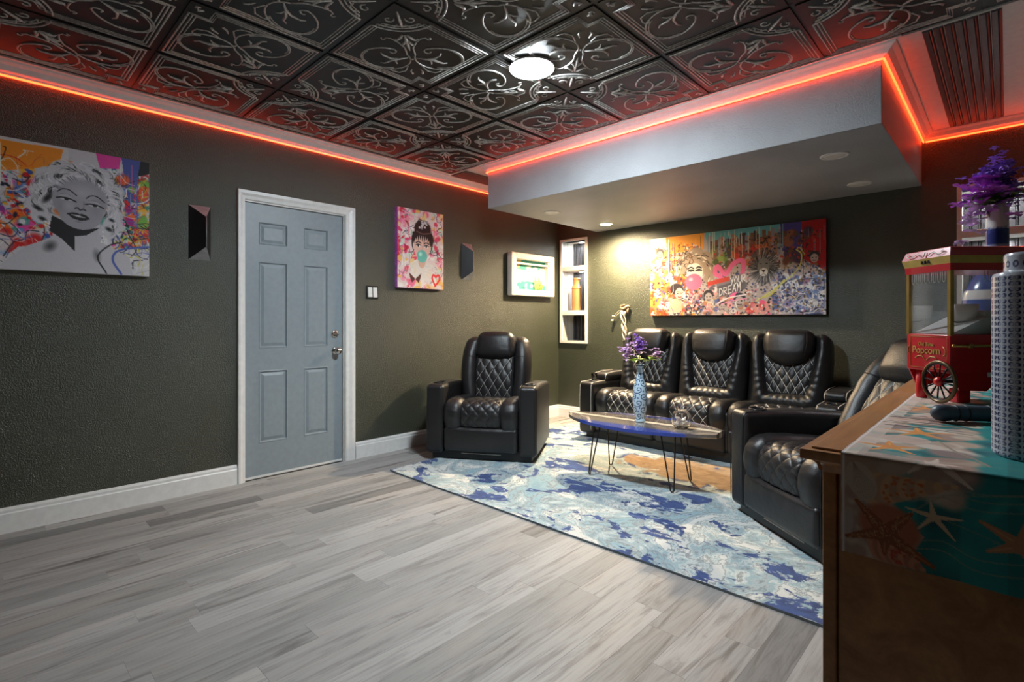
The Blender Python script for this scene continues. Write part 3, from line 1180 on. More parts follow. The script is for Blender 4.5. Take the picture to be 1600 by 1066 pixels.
def recliner(label, loc, rz, lean=13, yb=0.115, tall=1.0):
    t = thing('recliner', label, 'recliner', loc, rz)
    YS = -0.42
    MB().box(-0.43, 0.43, -0.38, 0.34, 0.0, 0.09, bev=0.01).build('base', 'black', t)
    mb = MB()
    mb.rbox((0, -0.02, 0.25), (0.64, 0.72, 0.34), 0.04, 3)
    mb.build('seat_base', 'leather', t)
    for s in (-1, 1):
        mb = MB()

        def armfn(o):
            o = o.copy()
            if o.z > 0:                           # arm rises slightly to the front and slopes to the rear
                o.z -= 0.035 * max(0, (o.y + 0.1)) * 2
            return o
        mb.rbox((s * 0.396, -0.03, 0.335), (0.156, 0.78, 0.575), 0.035, 5, 5, fn=armfn, bulge=(0.008, 0.006, 0.006))
        a = mb.build('arm', 'leather', t)
        cup_holder(a, s * 0.396, -0.285, 0.627)
        mb = MB()
        for xx in (s * 0.396 - 0.063, s * 0.396 + 0.063):
            mb.tube([(xx, -0.421, 0.07), (xx, -0.424, 0.3), (xx, -0.421, 0.585), (xx, -0.40, 0.619), (xx, -0.3, 0.628)], 0.0022, 5)
        mb.build('piping', 'leather', a)
    prof = [(0, 0.20, 0.445), (0, 0.0, 0.462), (0, -0.20, 0.480), (0, -0.32, 0.482), (0, -0.385, 0.462), (0, -0.418, 0.410), (0, -0.424, 0.345), (0, -0.405, 0.275)]
    W = 0.172
    quilt('seat_quilt', t, lambda u, v: cat(prof, v) + Vector((W * (2 * u - 1), 0, 0)), (0, -0.5, 0.8), 4, 5, 0.007, 0.012, 'darkthread', 0.0012)
    for s in (-1, 1):
        padded('seat_bolster', t, lambda u, v, s=s: cat(prof, v) + Vector((s * (0.166 + 0.150 * u), 0, 0)), (0, -0.5, 0.8), 12, 30,
               lambda u, v: 0.034 * (1 - abs(2 * u - 1) ** 3.2) - 0.008 + 0.0015 * math.sin(v * 60 + u * 5))
    mb = MB()
    mb.rbox((0, -0.395, 0.175), (0.632, 0.075, 0.205), 0.032, 16, 4, bulge=(0, 0.012, 0), fn=lambda o: Vector((o.x, o.y + (0.0022 * math.sin(o.x * 120) * max(0, o.z + 0.02) * 12 if o.y < 0 else 0), o.z)))
    mb.build('footrest_panel', 'leather', t)
    mb = MB()
    for k in range(34):
        xx = -0.165 + 0.33 * k / 33
        mb.box(xx - 0.002, xx + 0.002, -0.390, -0.384, 0.050, 0.056)
    mb.build('base_stitching', 'thread', t)
    T = Matrix.Translation((0, yb, 0.43)) @ Matrix.Rotation(-math.radians(lean), 4, 'X') @ Matrix.Diagonal((1, 1, tall, 1))
    mb = MB()
    mb.rbox((0, 0.055, 0.24), (0.56, 0.15, 0.66), 0.06, 6, 4, mat=T)
    mb.build('back_shell', 'leather', t)
    for s in (-1, 1):
        def wing(o, s=s):
            o = o.copy()
            k = max(0, o.z + 0.02) / 0.32
            o.x += s * (0.012 - 0.035 * k ** 3)
            o.y += 0.055 * k ** 3 - 0.0
            o.y -= 0.004 * math.sin(o.z * 55 + s) * (0.6 if o.y < 0 else 0)
            k2 = max(0, -o.z) / 0.32
            o.x -= s * 0.030 * k2 ** 2
            return o
        mb = MB()
        mb.rbox((s * 0.238, -0.025, 0.285), (0.150, 0.17, 0.63), 0.07, 10, 6, mat=T, fn=wing, bulge=(0.006, 0.012, 0.0))
        b = mb.build('back_bolster', 'leather', t)
        mb = MB()
        mb.tube([T @ Vector((s * 0.172, -0.098, 0.385)), T @ Vector((s * 0.21, -0.120, 0.388)), T @ Vector((s * 0.26, -0.121, 0.390)), T @ Vector((s * 0.306, -0.086, 0.39))], 0.0022, 5)
        mb.build('seam', 'darkthread', b)
    surf = lambda u, v: T @ Vector((0.175 * (2 * u - 1), -0.082 - 0.020 * math.sin(PI * v), 0.0 + 0.42 * v))
    quilt('back_quilt', t, surf, (0, -1, 0.2), 4, 3, 0.007, 0.010, 'thread', 0.0010)
    mb = MB()

    def hr(o):
        o = o.copy()
        if o.y < 0:
            o.y -= 0.02 * (1 - (o.x / 0.19) ** 2)
        o.x *= 1 - 0.08 * max(0, o.z / 0.12)
        return o
    mb.rbox((0, -0.060, 0.495), (0.372, 0.165, 0.245), 0.065, 8, 6, mat=T, fn=hr, bulge=(0.004, 0.014, 0.010))
    mb.build('headrest', 'leather', t)
    return t


recliner('black leather recliner standing alone on the rug corner beside the grey door wall', (0.640, 3.245, 0.0125), math.radians(32))
recliner('black leather recliner set at an angle between the sofa and the wooden cabinet', (3.386, 3.272, 0.0125), math.radians(-39), 31, 0.20, 1.08).scale = (0.975, 1, 1)


def sofa():
    t = thing('reclining_sofa', 'black leather three seat reclining sofa with white diamond stitching below the mural', 'sofa', (2.03, 4.585, 0.0125))
    MB().box(-1.08, 1.08, -0.33, 0.33, 0.0, 0.09, bev=0.01).build('base', 'black', t)
    MB().rbox((0, -0.02, 0.25), (1.93, 0.66, 0.33), 0.03, 3).build('seat_base', 'leather', t)
    for s in (-1, 1):
        mb = MB()
        mb.rbox((s * 1.045, -0.02, 0.30), (0.165, 0.74, 0.50), 0.032, 5, 5, bulge=(0.006, 0.006, 0.004))
        a = mb.build('arm', 'leather', t)
        mb = MB()
        mb.rbox((s * 1.045, 0.075, 0.588), (0.170, 0.42, 0.078), 0.034, 5, 5, bulge=(0.004, 0.006, 0.010))
        ld = mb.build('console_lid', 'leather', t)
        mb = MB()
        for xx in (s * 1.045 - 0.066, s * 1.045 + 0.066):
            mb.tube([(xx, -0.392, 0.09), (xx, -0.395, 0.4), (xx, -0.388, 0.52), (xx, -0.365, 0.551), (xx, -0.15, 0.556)], 0.0024, 5)
        mb.build('piping', 'thread', a)
        mb = MB()
        for xx in (s * 1.045 - 0.07, s * 1.045 + 0.07):
            mb.tube([(xx, -0.137, 0.565), (xx, -0.142, 0.590), (xx, -0.120, 0.622), (xx, 0.0, 0.634), (xx, 0.2, 0.634)], 0.002, 5)
        mb.build('piping', 'thread', ld)
        cup_holder(a, s * 1.045, -0.255, 0.553, 0.040)
    prof = [(0, 0.20, 0.435), (0, 0.02, 0.452), (0, -0.16, 0.468), (0, -0.26, 0.470), (0, -0.325, 0.448), (0, -0.356, 0.398), (0, -0.362, 0.340), (0, -0.345, 0.275)]
    for c in (-0.642, 0.0, 0.642):
        hw = 0.316
        quilt('seat_quilt', t, lambda u, v: cat(prof, v) + Vector((c + 0.178 * (2 * u - 1), 0, 0)), (0, -0.5, 0.8), 4, 4, 0.009, 0.012, 'thread', 0.0024, knots=True)
        for s in (-1, 1):
            padded('seat_bolster', t, lambda u, v, s=s: cat(prof, v) + Vector((c + s * (0.172 + (hw - 0.172) * u), 0, 0)), (0, -0.5, 0.8), 12, 30,
                   lambda u, v: 0.034 * (1 - abs(2 * u - 1) ** 3.2) - 0.008 + 0.0012 * math.sin(v * 50 + u * 5))
        mb = MB()
        mb.rbox((c, -0.335, 0.178), (0.632, 0.075, 0.205), 0.032, 14, 4, bulge=(0, 0.012, 0), fn=lambda o: Vector((o.x, o.y + (0.0018 * math.sin(o.x * 110) * max(0, o.z + 0.02) * 12 if o.y < 0 else 0), o.z)))
        mb.build('footrest_panel', 'leather', t)
        T = Matrix.Translation((c, 0.105, 0.405)) @ Matrix.Rotation(-math.radians(13), 4, 'X')
        CZ0 = 0.315

        def bf(o):
            o = o.copy()
            z = o.z + CZ0
            w = 0.150 + 0.065 * max(0.0, min(1.0, (z - 0.13) / 0.40))
            if z > 0.50:
                w = 0.215
            dx = abs(o.x) - w
            dz = 0.135 - z
            d = max(dx, dz) if (dx < 0 or dz < 0) else math.hypot(dx, dz)
            if o.y < 0:
                f = 1.0 / (1 + math.exp(-d / 0.010))
                ring = math.exp(-((d - 0.055) / 0.055) ** 2)
                o.y += 0.045 * (1 - f) - 0.030 * ring
                if d > 0.0:
                    ang = math.atan2(o.x, 0.30 - z + 1e-6)
                    o.y += 0.0035 * math.sin(ang * 26) * math.exp(-((d - 0.04) / 0.05) ** 2) * (1 if z < 0.32 else 0.25)
            k = max(0.0, z - 0.40) / 0.25
            o.x *= 1 - 0.045 * k * k
            o.z += 0.0
            return o
        mb = MB()
        mb.rbox((0, 0.02, CZ0), (0.628, 0.185, 0.68), 0.075, 44, 5, mat=T, fn=bf)
        mb.build('backrest', 'leather', t)
        surf = lambda u, v: T @ Vector(((0.155 + 0.062 * v) * (2 * u - 1) * (1 - 0.14 * max(0, 1 - v / 0.12) ** 2), -0.037 - 0.014 * math.sin(PI * v), 0.130 + 0.36 * v))
        quilt('back_quilt', t, surf, (0, -1, 0.2), 5, 3, 0.009, 0.010, 'thread', 0.0024, knots=True)
        mb = MB()

        def hr(o):
            o = o.copy()
            q = 1 - (o.x / 0.19) ** 2
            if o.z < 0:
                o.z -= 0.050 * q * (-o.z / 0.12)
                o.x *= 1 - 0.10 * (-o.z / 0.12)
            if o.y < 0:
                o.y -= 0.018 * q
            return o
        mb.rbox((0, -0.045, 0.555), (0.385, 0.190, 0.230), 0.062, 10, 6, mat=T, fn=hr, bulge=(0.004, 0.014, 0.012))
        hd = mb.build('headrest', 'leather', t)
        mb = MB()
        mb.tube([T @ Vector((0.152, -0.150, 0.655)), T @ Vector((0.160, -0.158, 0.56)), T @ Vector((0.145, -0.152, 0.46))], 0.0018, 5)
        mb.build('seam', 'darkthread', hd)
    return t


sofa()

# ================================================================= RUG
mb = MB()
RGX0, RGX1, RGY0, RGY1 = 0.53, 3.60, 2.245, 4.70
rcx, rcy = (RGX0 + RGX1) / 2, (RGY0 + RGY1) / 2


def rugpt(u, v, top):
    x = RGX0 + (RGX1 - RGX0) * u
    y = RGY0 + (RGY1 - RGY0) * v
    if u < 0.3:
        x -= 0.10 * v * (1 - u / 0.3)
    d = math.hypot((x - RGX0) * 1.0, (y - RGY0) * 1.0)
    z = 0.003 * max(0.0, 1 - d / 0.16) ** 1.5
    d2 = math.hypot(x - 0.43, y - RGY1)
    z += 0.002 * max(0.0, 1 - d2 / 0.22) ** 1.5
    return (x - rcx, y - rcy, z + (0.0125 if top else 0.001))


def rugfn(nu, nv):
    mb.grid(lambda u, v: rugpt(u, v, True), nu, nv, 0)
    mb.grid(lambda u, v: rugpt(u, v, False), nu, nv, 1, flip=True)
    for k in range(4):
        def side(a, b, k=k):
            u, v = ((a, 0), (1, a), (1 - a, 1), (0, 1 - a))[k]
            return rugpt(u, v, b > 0.5)
        mb.grid(side, nu if k % 2 == 0 else nv, 1, 1, smooth=False)


rugfn(60, 48)
tag(mb.build('area_rug', ['rug', 'rugedge'], None, (rcx, rcy, 0)), 'blue, white and tan marbled area rug on the plank floor', 'rug')

# ================================================================= COFFEE TABLE
ct = thing('coffee_table', 'surfboard shaped coffee table with blue edge on hairpin legs', 'coffee table', (2.035, 3.395, 0.0135), math.radians(4.5))
TZ = 0.415


def hw(s):
    return 0.292 * max(0.0, math.sin(PI * min(1.0, (s * 0.955))) ** 0.62) if s < 0.5 else 0.292 * max(0.04 / 0.292 + 0.02, math.sin(PI * (s * 0.955)) ** 0.66)


def boardpt(u, v, top):
    h = hw(u)
    y = h * (2 * v - 1)
    e = abs(2 * v - 1)
    z = TZ + (0.006 * (1 - e ** 2)) if top else TZ - 0.034 + 0.012 * e ** 4
    z += 0.012 * max(0, 1 - u / 0.12) ** 2
    return (-0.60 + 1.19 * u, y, z)


mb = MB()
mb.grid(lambda u, v: boardpt(u, v, True), 60, 28)
mb.grid(lambda u, v: boardpt(u, v, False), 60, 28, flip=True)
for k in (0, 1):
    mb.grid(lambda u, v, k=k: tuple(Vector(boardpt(u, k, True)) * v + Vector(boardpt(u, k, False)) * (1 - v)), 60, 2, flip=bool(k))
mb.grid(lambda u, v: tuple(Vector(boardpt(1, u, True)) * v + Vector(boardpt(1, u, False)) * (1 - v)), 28, 2)
mb.build('table_top', 'board', ct)
for (lx, ly) in ((-0.315, -0.165), (-0.315, 0.165), (0.325, -0.165), (0.325, 0.165)):
    sx, sy = (1 if lx > 0 else -1), (1 if ly > 0 else -1)
    mb = MB()
    z1 = TZ - 0.030
    ax, ay = lx - sx * 0.085, ly - sy * 0.010
    bx, by = lx - sx * 0.005, ly - sy * 0.065
    ux, uy = (bx - ax), (by - ay)
    L = math.hypot(ux, uy)
    ux, uy = ux / L * 0.012, uy / L * 0.012
    mb.tube([(ax, ay, z1), (lx - ux, ly - uy, 0.016), (lx - ux * 0.5, ly - uy * 0.5, 0.007), (lx + ux * 0.5, ly + uy * 0.5, 0.007), (lx + ux, ly + uy, 0.016), (bx, by, z1)], 0.0052, 8)
    mb.box(min(ax, bx) - 0.02, max(ax, bx) + 0.02, min(ay, by) - 0.02, max(ay, by) + 0.02, z1 - 0.002, z1 + 0.004)
    mb.build('hairpin_leg', 'rodmetal', ct)
# ================================================================= WALL ART
K, Wt = (0.05, 0.05, 0.06), (0.93, 0.91, 0.90)


def canvas(label, P, origin, uvec, W, H, nvec, depth, edge, name='wall_canvas'):
    """stretched canvas: origin is the lower corner against the wall where u = 0."""
    t = thing(name, label, 'painting', origin)
    u, n = Vector(uvec), Vector(nvec)
    z = Vector((0, 0, 1))
    mb = MB()
    vs = [u * a + n * b + z * c for a in (0, W) for b in (0.0, depth) for c in (0, H)]
    mb.add(vs, [(0, 1, 3, 2), (4, 6, 7, 5), (0, 4, 5, 1), (2, 3, 7, 6), (0, 2, 6, 4), (1, 5, 7, 3)])
    mb.build('stretcher', edge, t)
    printed_grid('print', P, W, H, t, 'print', lambda a, b: u * (a * W) + n * (depth + 0.0012) + z * (H * (1 - b)))
    return t


def face_bw(P, cx, cy, s, hair, skin, dark, lips, tilt=0.0):
    """plain pop-art woman's face; s = face half height in x units."""
    A = P.asp

    def q(x, y):
        c, sn = math.cos(tilt), math.sin(tilt)
        return (cx + s * (x * c - y * sn), cy + s * A * (x * sn + y * c))

    def el(x, y, rx, ry, col, op=1.0, soft=0.12, rot=0.0):
        px, py = q(x, y)
        P.ell(px, py, rx * s, ry * s, col, tilt + rot, op, soft)

    def cv(pts, w, col, op=1.0, taper=False):
        P.curve([q(*p) for p in pts], w * s, col, op, taper)
    return q, el, cv


# --- large portrait canvas
P = Paint(330, 232, (0.80, 0.78, 0.80))
pal = [(0.80, 0.10, 0.10), (0.93, 0.42, 0.10), (0.95, 0.66, 0.14), (0.25, 0.32, 0.62), (0.55, 0.20, 0.55), (0.85, 0.85, 0.86), (0.30, 0.62, 0.55), (0.90, 0.30, 0.62), (0.45, 0.58, 0.78)]
P.blobs(170, 0.0, 1, 0.1, 1.0, pal, 0.015, 0.055, 0.75)
P.blobs(420, 0.0, 0.56, 0.05, 1.0, pal + [K, (0.12, 0.10, 0.2), (0.75, 0.06, 0.08)], 0.004, 0.020, 0.9)
P.blobs(220, 0.82, 1.0, 0.08, 0.8, pal + [K, (0.1, 0.4, 0.3)], 0.004, 0.018, 0.9)
P.poly([(0, 0), (0.62, 0), (0.62, 0.16), (0, 0.22)], (0.86, 0.83, 0.83), 0.8)
P.poly([(0.27, 0.03), (0.60, 0.02), (0.58, 0.16), (0.36, 0.26), (0.30, 0.2)], (0.95, 0.55, 0.10), 0.95)
P.blobs(14, 0.0, 0.30, 0.20, 0.55, [(0.80, 0.08, 0.12), (0.65, 0.10, 0.30), (0.2, 0.1, 0.2)], 0.02, 0.05, 0.9)
P.blobs(16, 0.0, 0.42, 0.66, 0.92, [(0.86, 0.06, 0.07), (0.82, 0.12, 0.10), (0.55, 0.65, 0.80), (0.85, 0.80, 0.80)], 0.03, 0.07, 0.9)
P.poly([(0.74, 0), (0.86, 0), (0.85, 0.10), (0.76, 0.12)], (0.90, 0.25, 0.62))
P.poly([(0.86, 0), (0.955, 0), (0.94, 0.20), (0.90, 0.42), (0.88, 0.22)], (0.28, 0.33, 0.62))
P.poly([(0.955, 0), (1, 0), (1, 0.10), (0.94, 0.14)], (0.08, 0.07, 0.09))
P.blobs(22, 0.86, 1.0, 0.18, 0.72, [(0.85, 0.08, 0.20), (0.90, 0.35, 0.15), (0.65, 0.08, 0.50), (0.45, 0.68, 0.25), (0.88, 0.10, 0.10)], 0.015, 0.04, 0.95)
P.poly([(0.70, 1), (0.74, 0.80), (1, 0.74), (1, 1)], (0.82, 0.80, 0.80))
P.poly([(0.30, 1), (0.42, 0.82), (0.60, 0.78), (0.80, 0.76), (0.97, 0.90), (1, 1)], (0.80, 0.79, 0.80))
P.scrib(150, 0.0, 0.52, 0.08, 0.98, [K, (0.2, 0.15, 0.3), Wt, Wt, (0.85, 0.12, 0.1), (0.3, 0.35, 0.65)], 0.0028, 0.09)
P.scrib(80, 0.82, 1.0, 0.15, 0.98, [K, Wt, (0.3, 0.35, 0.65), (0.8, 0.75, 0.2)], 0.003, 0.09)
P.drips(26, 0.02, 0.36, 0.05, 0.6, [Wt, (0.95, 0.93, 0.86), (0.25, 0.22, 0.3)], 0.0038)
P.drips(20, 0.76, 1.0, 0.05, 0.9, [Wt, (0.35, 0.38, 0.66), (0.9, 0.4, 0.6)], 0.003)
hair, hair2, dk, sk = (0.80, 0.79, 0.81), (0.58, 0.57, 0.59), (0.07, 0.07, 0.08), (0.64, 0.63, 0.66)
q, el, cv = face_bw(P, 0.672, 0.425, 0.150, None, None, None, None, 0.13)
P.poly([q(-0.70, 0.70), q(0.62, 0.80), q(0.80, 1.35), q(1.75, 1.75), q(2.1, 2.9), q(-1.9, 2.9), q(-1.25, 2.0), q(-0.60, 1.5)], (0.76, 0.75, 0.77))
for (x, y, r) in ((-0.95, -0.65, 0.46), (-0.60, -1.02, 0.46), (-0.05, -1.18, 0.48), (0.5, -1.12, 0.44), (0.88, -0.72, 0.40), (1.02, -0.25, 0.34), (-1.10, -0.1, 0.38), (-1.10, 0.40, 0.40), (1.05, 0.22, 0.32), (1.08, 0.62, 0.34), (-0.98, 0.78, 0.34), (0.95, 0.92, 0.30)):
    el(x, y, r, r * 0.95, hair, 1, 0.12)
for k in range(520):                                     # wavy strands, mostly pale with dark gaps
    a = P.r.uniform(-PI * 1.22, PI * 0.22)
    rr = P.r.uniform(0.80, 1.42)
    x, y = rr * math.cos(a) * 0.96, rr * math.sin(a) * 1.0 - 0.12
    cu = 1.2 + 0.7 * math.sin(a * 5 + rr * 6)
    L1 = P.r.uniform(0.10, 0.20)
    sg = 1 if math.sin(a * 3 + rr * 9) > 0 else -1
    dark = math.sin(a * 9 + rr * 11) + 0.7 * math.sin(rr * 17 - a * 4)
    if dark > 0.95:
        c = [dk, (0.18, 0.18, 0.19), (0.34, 0.34, 0.35)][P.r.randint(3)]
    elif dark > 0.4:
        c = [hair2, (0.45, 0.45, 0.47)][P.r.randint(2)]
    else:
        c = [(0.88, 0.87, 0.89), (0.80, 0.79, 0.81), (0.72, 0.71, 0.73)][P.r.randint(3)]
    cv([(x, y), (x + L1 * math.cos(a + sg * cu), y + L1 * math.sin(a + sg * cu)), (x + 1.8 * L1 * math.cos(a + sg * (cu + 0.5)), y + 1.8 * L1 * math.sin(a + sg * (cu + 0.5)))], P.r.uniform(0.014, 0.034), c, 0.9, True)
for (x, y, rx, ry) in ((-0.92, 0.10, 0.13, 0.30), (-1.12, 0.55, 0.22, 0.10), (-0.95, 0.90, 0.17, 0.10), (1.02, 0.42, 0.14, 0.08), (0.98, 0.80, 0.17, 0.10)):
    el(x, y, rx, ry, (0.12, 0.12, 0.13), 0.8, 0.6, 0.4)
# neck in shade, then the face over it
P.poly([q(-0.72, 0.70), q(0.20, 1.02), q(0.72, 0.80), q(0.34, 1.20), q(0.02, 1.32), q(0.10, 1.9), q(-0.34, 1.5), q(-0.72, 1.28)], (0.11, 0.11, 0.12), 0.97)
el(-0.62, 1.85, 0.22, 0.30, (0.30, 0.30, 0.31), 0.8, 0.7, 0.5)
el(0.75, 1.90, 0.16, 0.34, (0.42, 0.42, 0.43), 0.7, 0.7, -0.3)
el(0, -0.08, 0.82, 0.90, sk, 1, 0.04)
el(0.08, 0.42, 0.66, 0.62, sk, 1, 0.05)
el(0.52, 0.05, 0.30, 0.62, (0.56, 0.55, 0.58), 0.55, 0.8)
el(-0.55, 0.30, 0.26, 0.45, (0.56, 0.55, 0.58), 0.45, 0.8)
el(0.0, -0.38, 0.60, 0.36, (0.72, 0.71, 0.74), 0.8, 0.8)
el(-0.30, 0.22, 0.22, 0.24, (0.71, 0.70, 0.73), 0.7, 0.8)
for k in range(60):                                      # soft fringe brushed off the forehead
    a = -PI * (0.08 + 0.84 * k / 59)
    x, y = 0.80 * math.cos(a), 0.88 * math.sin(a) - 0.06
    cv([(x * 1.08, y * 1.08), (x * 0.97 + 0.05, y * 0.97), (x * 0.92 + 0.10, y * (0.88 + 0.05 * math.sin(k * 1.7)))], 0.022, [(0.86, 0.85, 0.87), (0.55, 0.54, 0.56), (0.92, 0.91, 0.93), (0.30, 0.30, 0.31)][P.r.randint(4)], 0.85, True)
for sx, d in ((-0.42, 0.0), (0.42, 0.02)):
    cv([(sx - 0.27, -0.22 + d), (sx - 0.14, -0.36 + d), (sx + 0.06, -0.37 + d), (sx + 0.29, -0.22 + d)], 0.026, dk)
    el(sx, -0.10 + d, 0.24, 0.10, (0.70, 0.69, 0.72), 1, 0.4)
    el(sx, 0.005 + d, 0.20, 0.040, (0.80, 0.79, 0.81), 1, 0.2)
    el(sx + 0.02, -0.005 + d, 0.075, 0.045, (0.12, 0.12, 0.13), 1, 0.2)
    cv([(sx - 0.26, 0.01 + d), (sx - 0.10, -0.045 + d), (sx + 0.10, -0.045 + d), (sx + 0.30, 0.015 + d)], 0.032, dk)
    cv([(sx - 0.20, -0.15 + d), (sx, -0.20 + d), (sx + 0.20, -0.14 + d)], 0.012, (0.38, 0.38, 0.40))
cv([(0.10, -0.05), (0.13, 0.15), (0.14, 0.24)], 0.022, (0.52, 0.51, 0.54))
cv([(-0.12, 0.27), (-0.05, 0.22), (0.03, 0.29), (0.12, 0.24), (0.20, 0.27)], 0.032, (0.22, 0.22, 0.23))
P.poly([q(-0.34, 0.52), q(-0.16, 0.43), q(-0.04, 0.42), q(0.03, 0.45), q(0.10, 0.42), q(0.22, 0.44), q(0.38, 0.55), q(0.22, 0.66), q(0.04, 0.69), q(-0.14, 0.66)], (0.17, 0.16, 0.17))
P.poly([q(-0.20, 0.53), q(0.03, 0.50), q(0.25, 0.545), q(0.04, 0.575)], (0.76, 0.75, 0.77))
el(0.05, 0.75, 0.16, 0.03, (0.50, 0.49, 0.52), 0.7, 0.6)
for (x, y) in ((-0.80, 1.05), (0.86, 1.02)):
    P.blobs(14, q(x, y)[0] - 0.012, q(x, y)[0] + 0.012, q(x, y)[1] - 0.02, q(x, y)[1] + 0.07, [Wt, Wt, (0.4, 0.4, 0.42)], 0.003, 0.008)
P.curve([(0.86, 0.99), (0.82, 0.88), (0.84, 0.80), (0.92, 0.76), (1.0, 0.74)], 0.007, (0.30, 0.38, 0.68))
P.curve([(0.79, 0.99), (0.75, 0.86), (0.80, 0.76), (0.86, 0.72)], 0.005, K)
canvas('large canvas of a grey toned woman portrait over bright paint splashes', P, (0.0, -0.262, 1.457), (0, 1, 0), 1.04, 0.725, (1, 0, 0), 0.040, 'cream')

# --- portrait canvas with bubble gum
P = Paint(150, 212, (0.90, 0.82, 0.80))
P.blobs(150, 0, 1, 0, 1, [(0.93, 0.45, 0.58), (0.95, 0.62, 0.70), (0.92, 0.80, 0.55), (0.80, 0.88, 0.80), (0.95, 0.90, 0.88), (0.90, 0.30, 0.40), (0.93, 0.72, 0.40)], 0.03, 0.10, 0.9)
P.blobs(30, 0, 0.2, 0, 0.6, [(0.90, 0.25, 0.45), (0.95, 0.55, 0.68), (0.85, 0.15, 0.25)], 0.02, 0.07, 0.9)
P.scrib(120, 0, 1, 0, 1, [(0.2, 0.12, 0.25), (0.75, 0.15, 0.3), Wt, (0.3, 0.45, 0.5)], 0.007, 0.14, 0.8)
P.drips(16, 0, 1, 0, 0.6, [Wt, (0.9, 0.3, 0.45)], 0.008)
br = (0.16, 0.08, 0.08)
q, el, cv = face_bw(P, 0.52, 0.455, 0.255, None, None, None, None, 0.03)
P.poly([q(-1.0, 1.3), q(-0.3, 1.05), q(0.4, 1.05), q(1.1, 1.3), q(1.3, 2.4), q(-1.3, 2.4)], (0.90, 0.88, 0.84), 0.8)
el(0, 1.0, 0.33, 0.6, (0.86, 0.70, 0.62))
el(0.0, -1.22, 0.74, 0.66, br)
el(0.05, -0.55, 0.98, 0.75, br)
el(-0.02, 0.05, 0.74, 0.96, (0.90, 0.74, 0.68))
for k in range(9):
    cv([(-0.75 + 0.19 * k, -0.85), (-0.70 + 0.175 * k, -0.62), (-0.60 + 0.15 * k, -0.42 + 0.08 * (k % 3))], 0.11, br, 1, True)
cv([(-0.82, -0.6), (-0.84, 0.0), (-0.72, 0.4)], 0.09, br, 1, True)
cv([(0.84, -0.6), (0.82, 0.0), (0.70, 0.4)], 0.09, br, 1, True)
cv([(-0.5, -1.0), (0, -0.88), (0.6, -1.0)], 0.06, (0.42, 0.28, 0.26))
P.blobs(12, 0.46, 0.62, 0.13, 0.24, [(0.8, 0.78, 0.78), (0.6, 0.55, 0.6)], 0.02, 0.04)
for sx in (-0.34, 0.34):
    cv([(sx - 0.2, -0.18), (sx, -0.28), (sx + 0.22, -0.2)], 0.05, br)
    el(sx, 0.0, 0.18, 0.11, (0.95, 0.93, 0.92))
    el(sx, 0.0, 0.085, 0.095, (0.2, 0.13, 0.12))
    cv([(sx - 0.2, -0.02), (sx, -0.11), (sx + 0.22, -0.04)], 0.04, K)
cv([(0.0, 0.0), (0.04, 0.25), (-0.02, 0.33)], 0.03, (0.75, 0.55, 0.50))
el(0.0, 0.72, 0.46, 0.46, (0.42, 0.76, 0.70), 1, 0.06)
el(-0.14, 0.58, 0.20, 0.22, (0.72, 0.92, 0.87), 0.9, 0.6)
for s in (-1, 1):
    P.poly([(0.37, 0.88), (0.37 + s * 0.13, 0.80), (0.37 + s * 0.11, 0.87), (0.37 + s * 0.07, 0.93)], (0.35, 0.16, 0.14))
P.curve([(0.80, 0.95), (0.74, 0.86), (0.77, 0.81), (0.82, 0.84), (0.87, 0.81), (0.91, 0.86), (0.80, 0.96)], 0.020, (0.92, 0.15, 0.20))
P.curve([(0.10, 0.72), (0.13, 0.55), (0.16, 0.72)], 0.012, Wt)
canvas('narrow pink canvas of a dark haired woman blowing a mint bubble', P, (0.0, 2.640, 1.475), (0, 1, 0), 0.525, 0.728, (1, 0, 0), 0.040, 'print_edge' if 'print_edge' in M else 'petal_violet')

# --- wide mural canvas on the back wall
P = Paint(400, 198, (0.72, 0.66, 0.64))
P.poly([(0, 0), (0.16, 0), (0.12, 1), (0, 1)], (0.90, 0.55, 0.25))
P.poly([(0.0, 0), (0.15, 0), (0.13, 0.14), (0, 0.3)], (0.92, 0.88, 0.80))
P.poly([(0.11, 0), (0.36, 0), (0.35, 0.20), (0.12, 0.22)], (0.95, 0.62, 0.18))
P.blobs(46, 0, 0.28, 0.28, 1.0, [(0.93, 0.42, 0.12), (0.90, 0.52, 0.20), (0.95, 0.62, 0.25), (0.85, 0.30, 0.12), (0.93, 0.90, 0.86), (0.45, 0.45, 0.62)], 0.015, 0.045, 0.9)
P.poly([(0.36, 0), (0.78, 0), (0.76, 0.14), (0.38, 0.16)], (0.42, 0.70, 0.72))
for k in range(26):
    x = 0.38 + 0.40 * k / 26
    h = P.r.uniform(0.04, 0.14)
    P.poly([(x, h), (x + 0.02, h), (x + 0.02, 0.34), (x, 0.34)], [(0.55, 0.36, 0.26), (0.62, 0.42, 0.30), (0.30, 0.24, 0.24), (0.70, 0.52, 0.42), (0.60, 0.55, 0.58)][P.r.randint(5)])
P.poly([(0.78, 0), (0.885, 0), (0.88, 0.36), (0.79, 0.30)], (0.30, 0.26, 0.55))
P.poly([(0.885, 0), (1, 0), (1, 0.55), (0.89, 0.40)], (0.70, 0.08, 0.10))
P.blobs(26, 0.78, 0.92, 0.10, 0.42, [(0.45, 0.26, 0.20), (0.60, 0.36, 0.26), (0.30, 0.20, 0.30)], 0.012, 0.035, 0.9)
P.blobs(20, 0.41, 0.52, 0.16, 0.48, [(0.42, 0.52, 0.22), (0.55, 0.62, 0.30), (0.30, 0.34, 0.16), (0.45, 0.32, 0.22)], 0.012, 0.03, 0.95)
P.blobs(20, 0.52, 0.66, 0.22, 0.42, [(0.85, 0.16, 0.10), (0.80, 0.40, 0.22), (0.62, 0.22, 0.16)], 0.015, 0.035, 0.95)
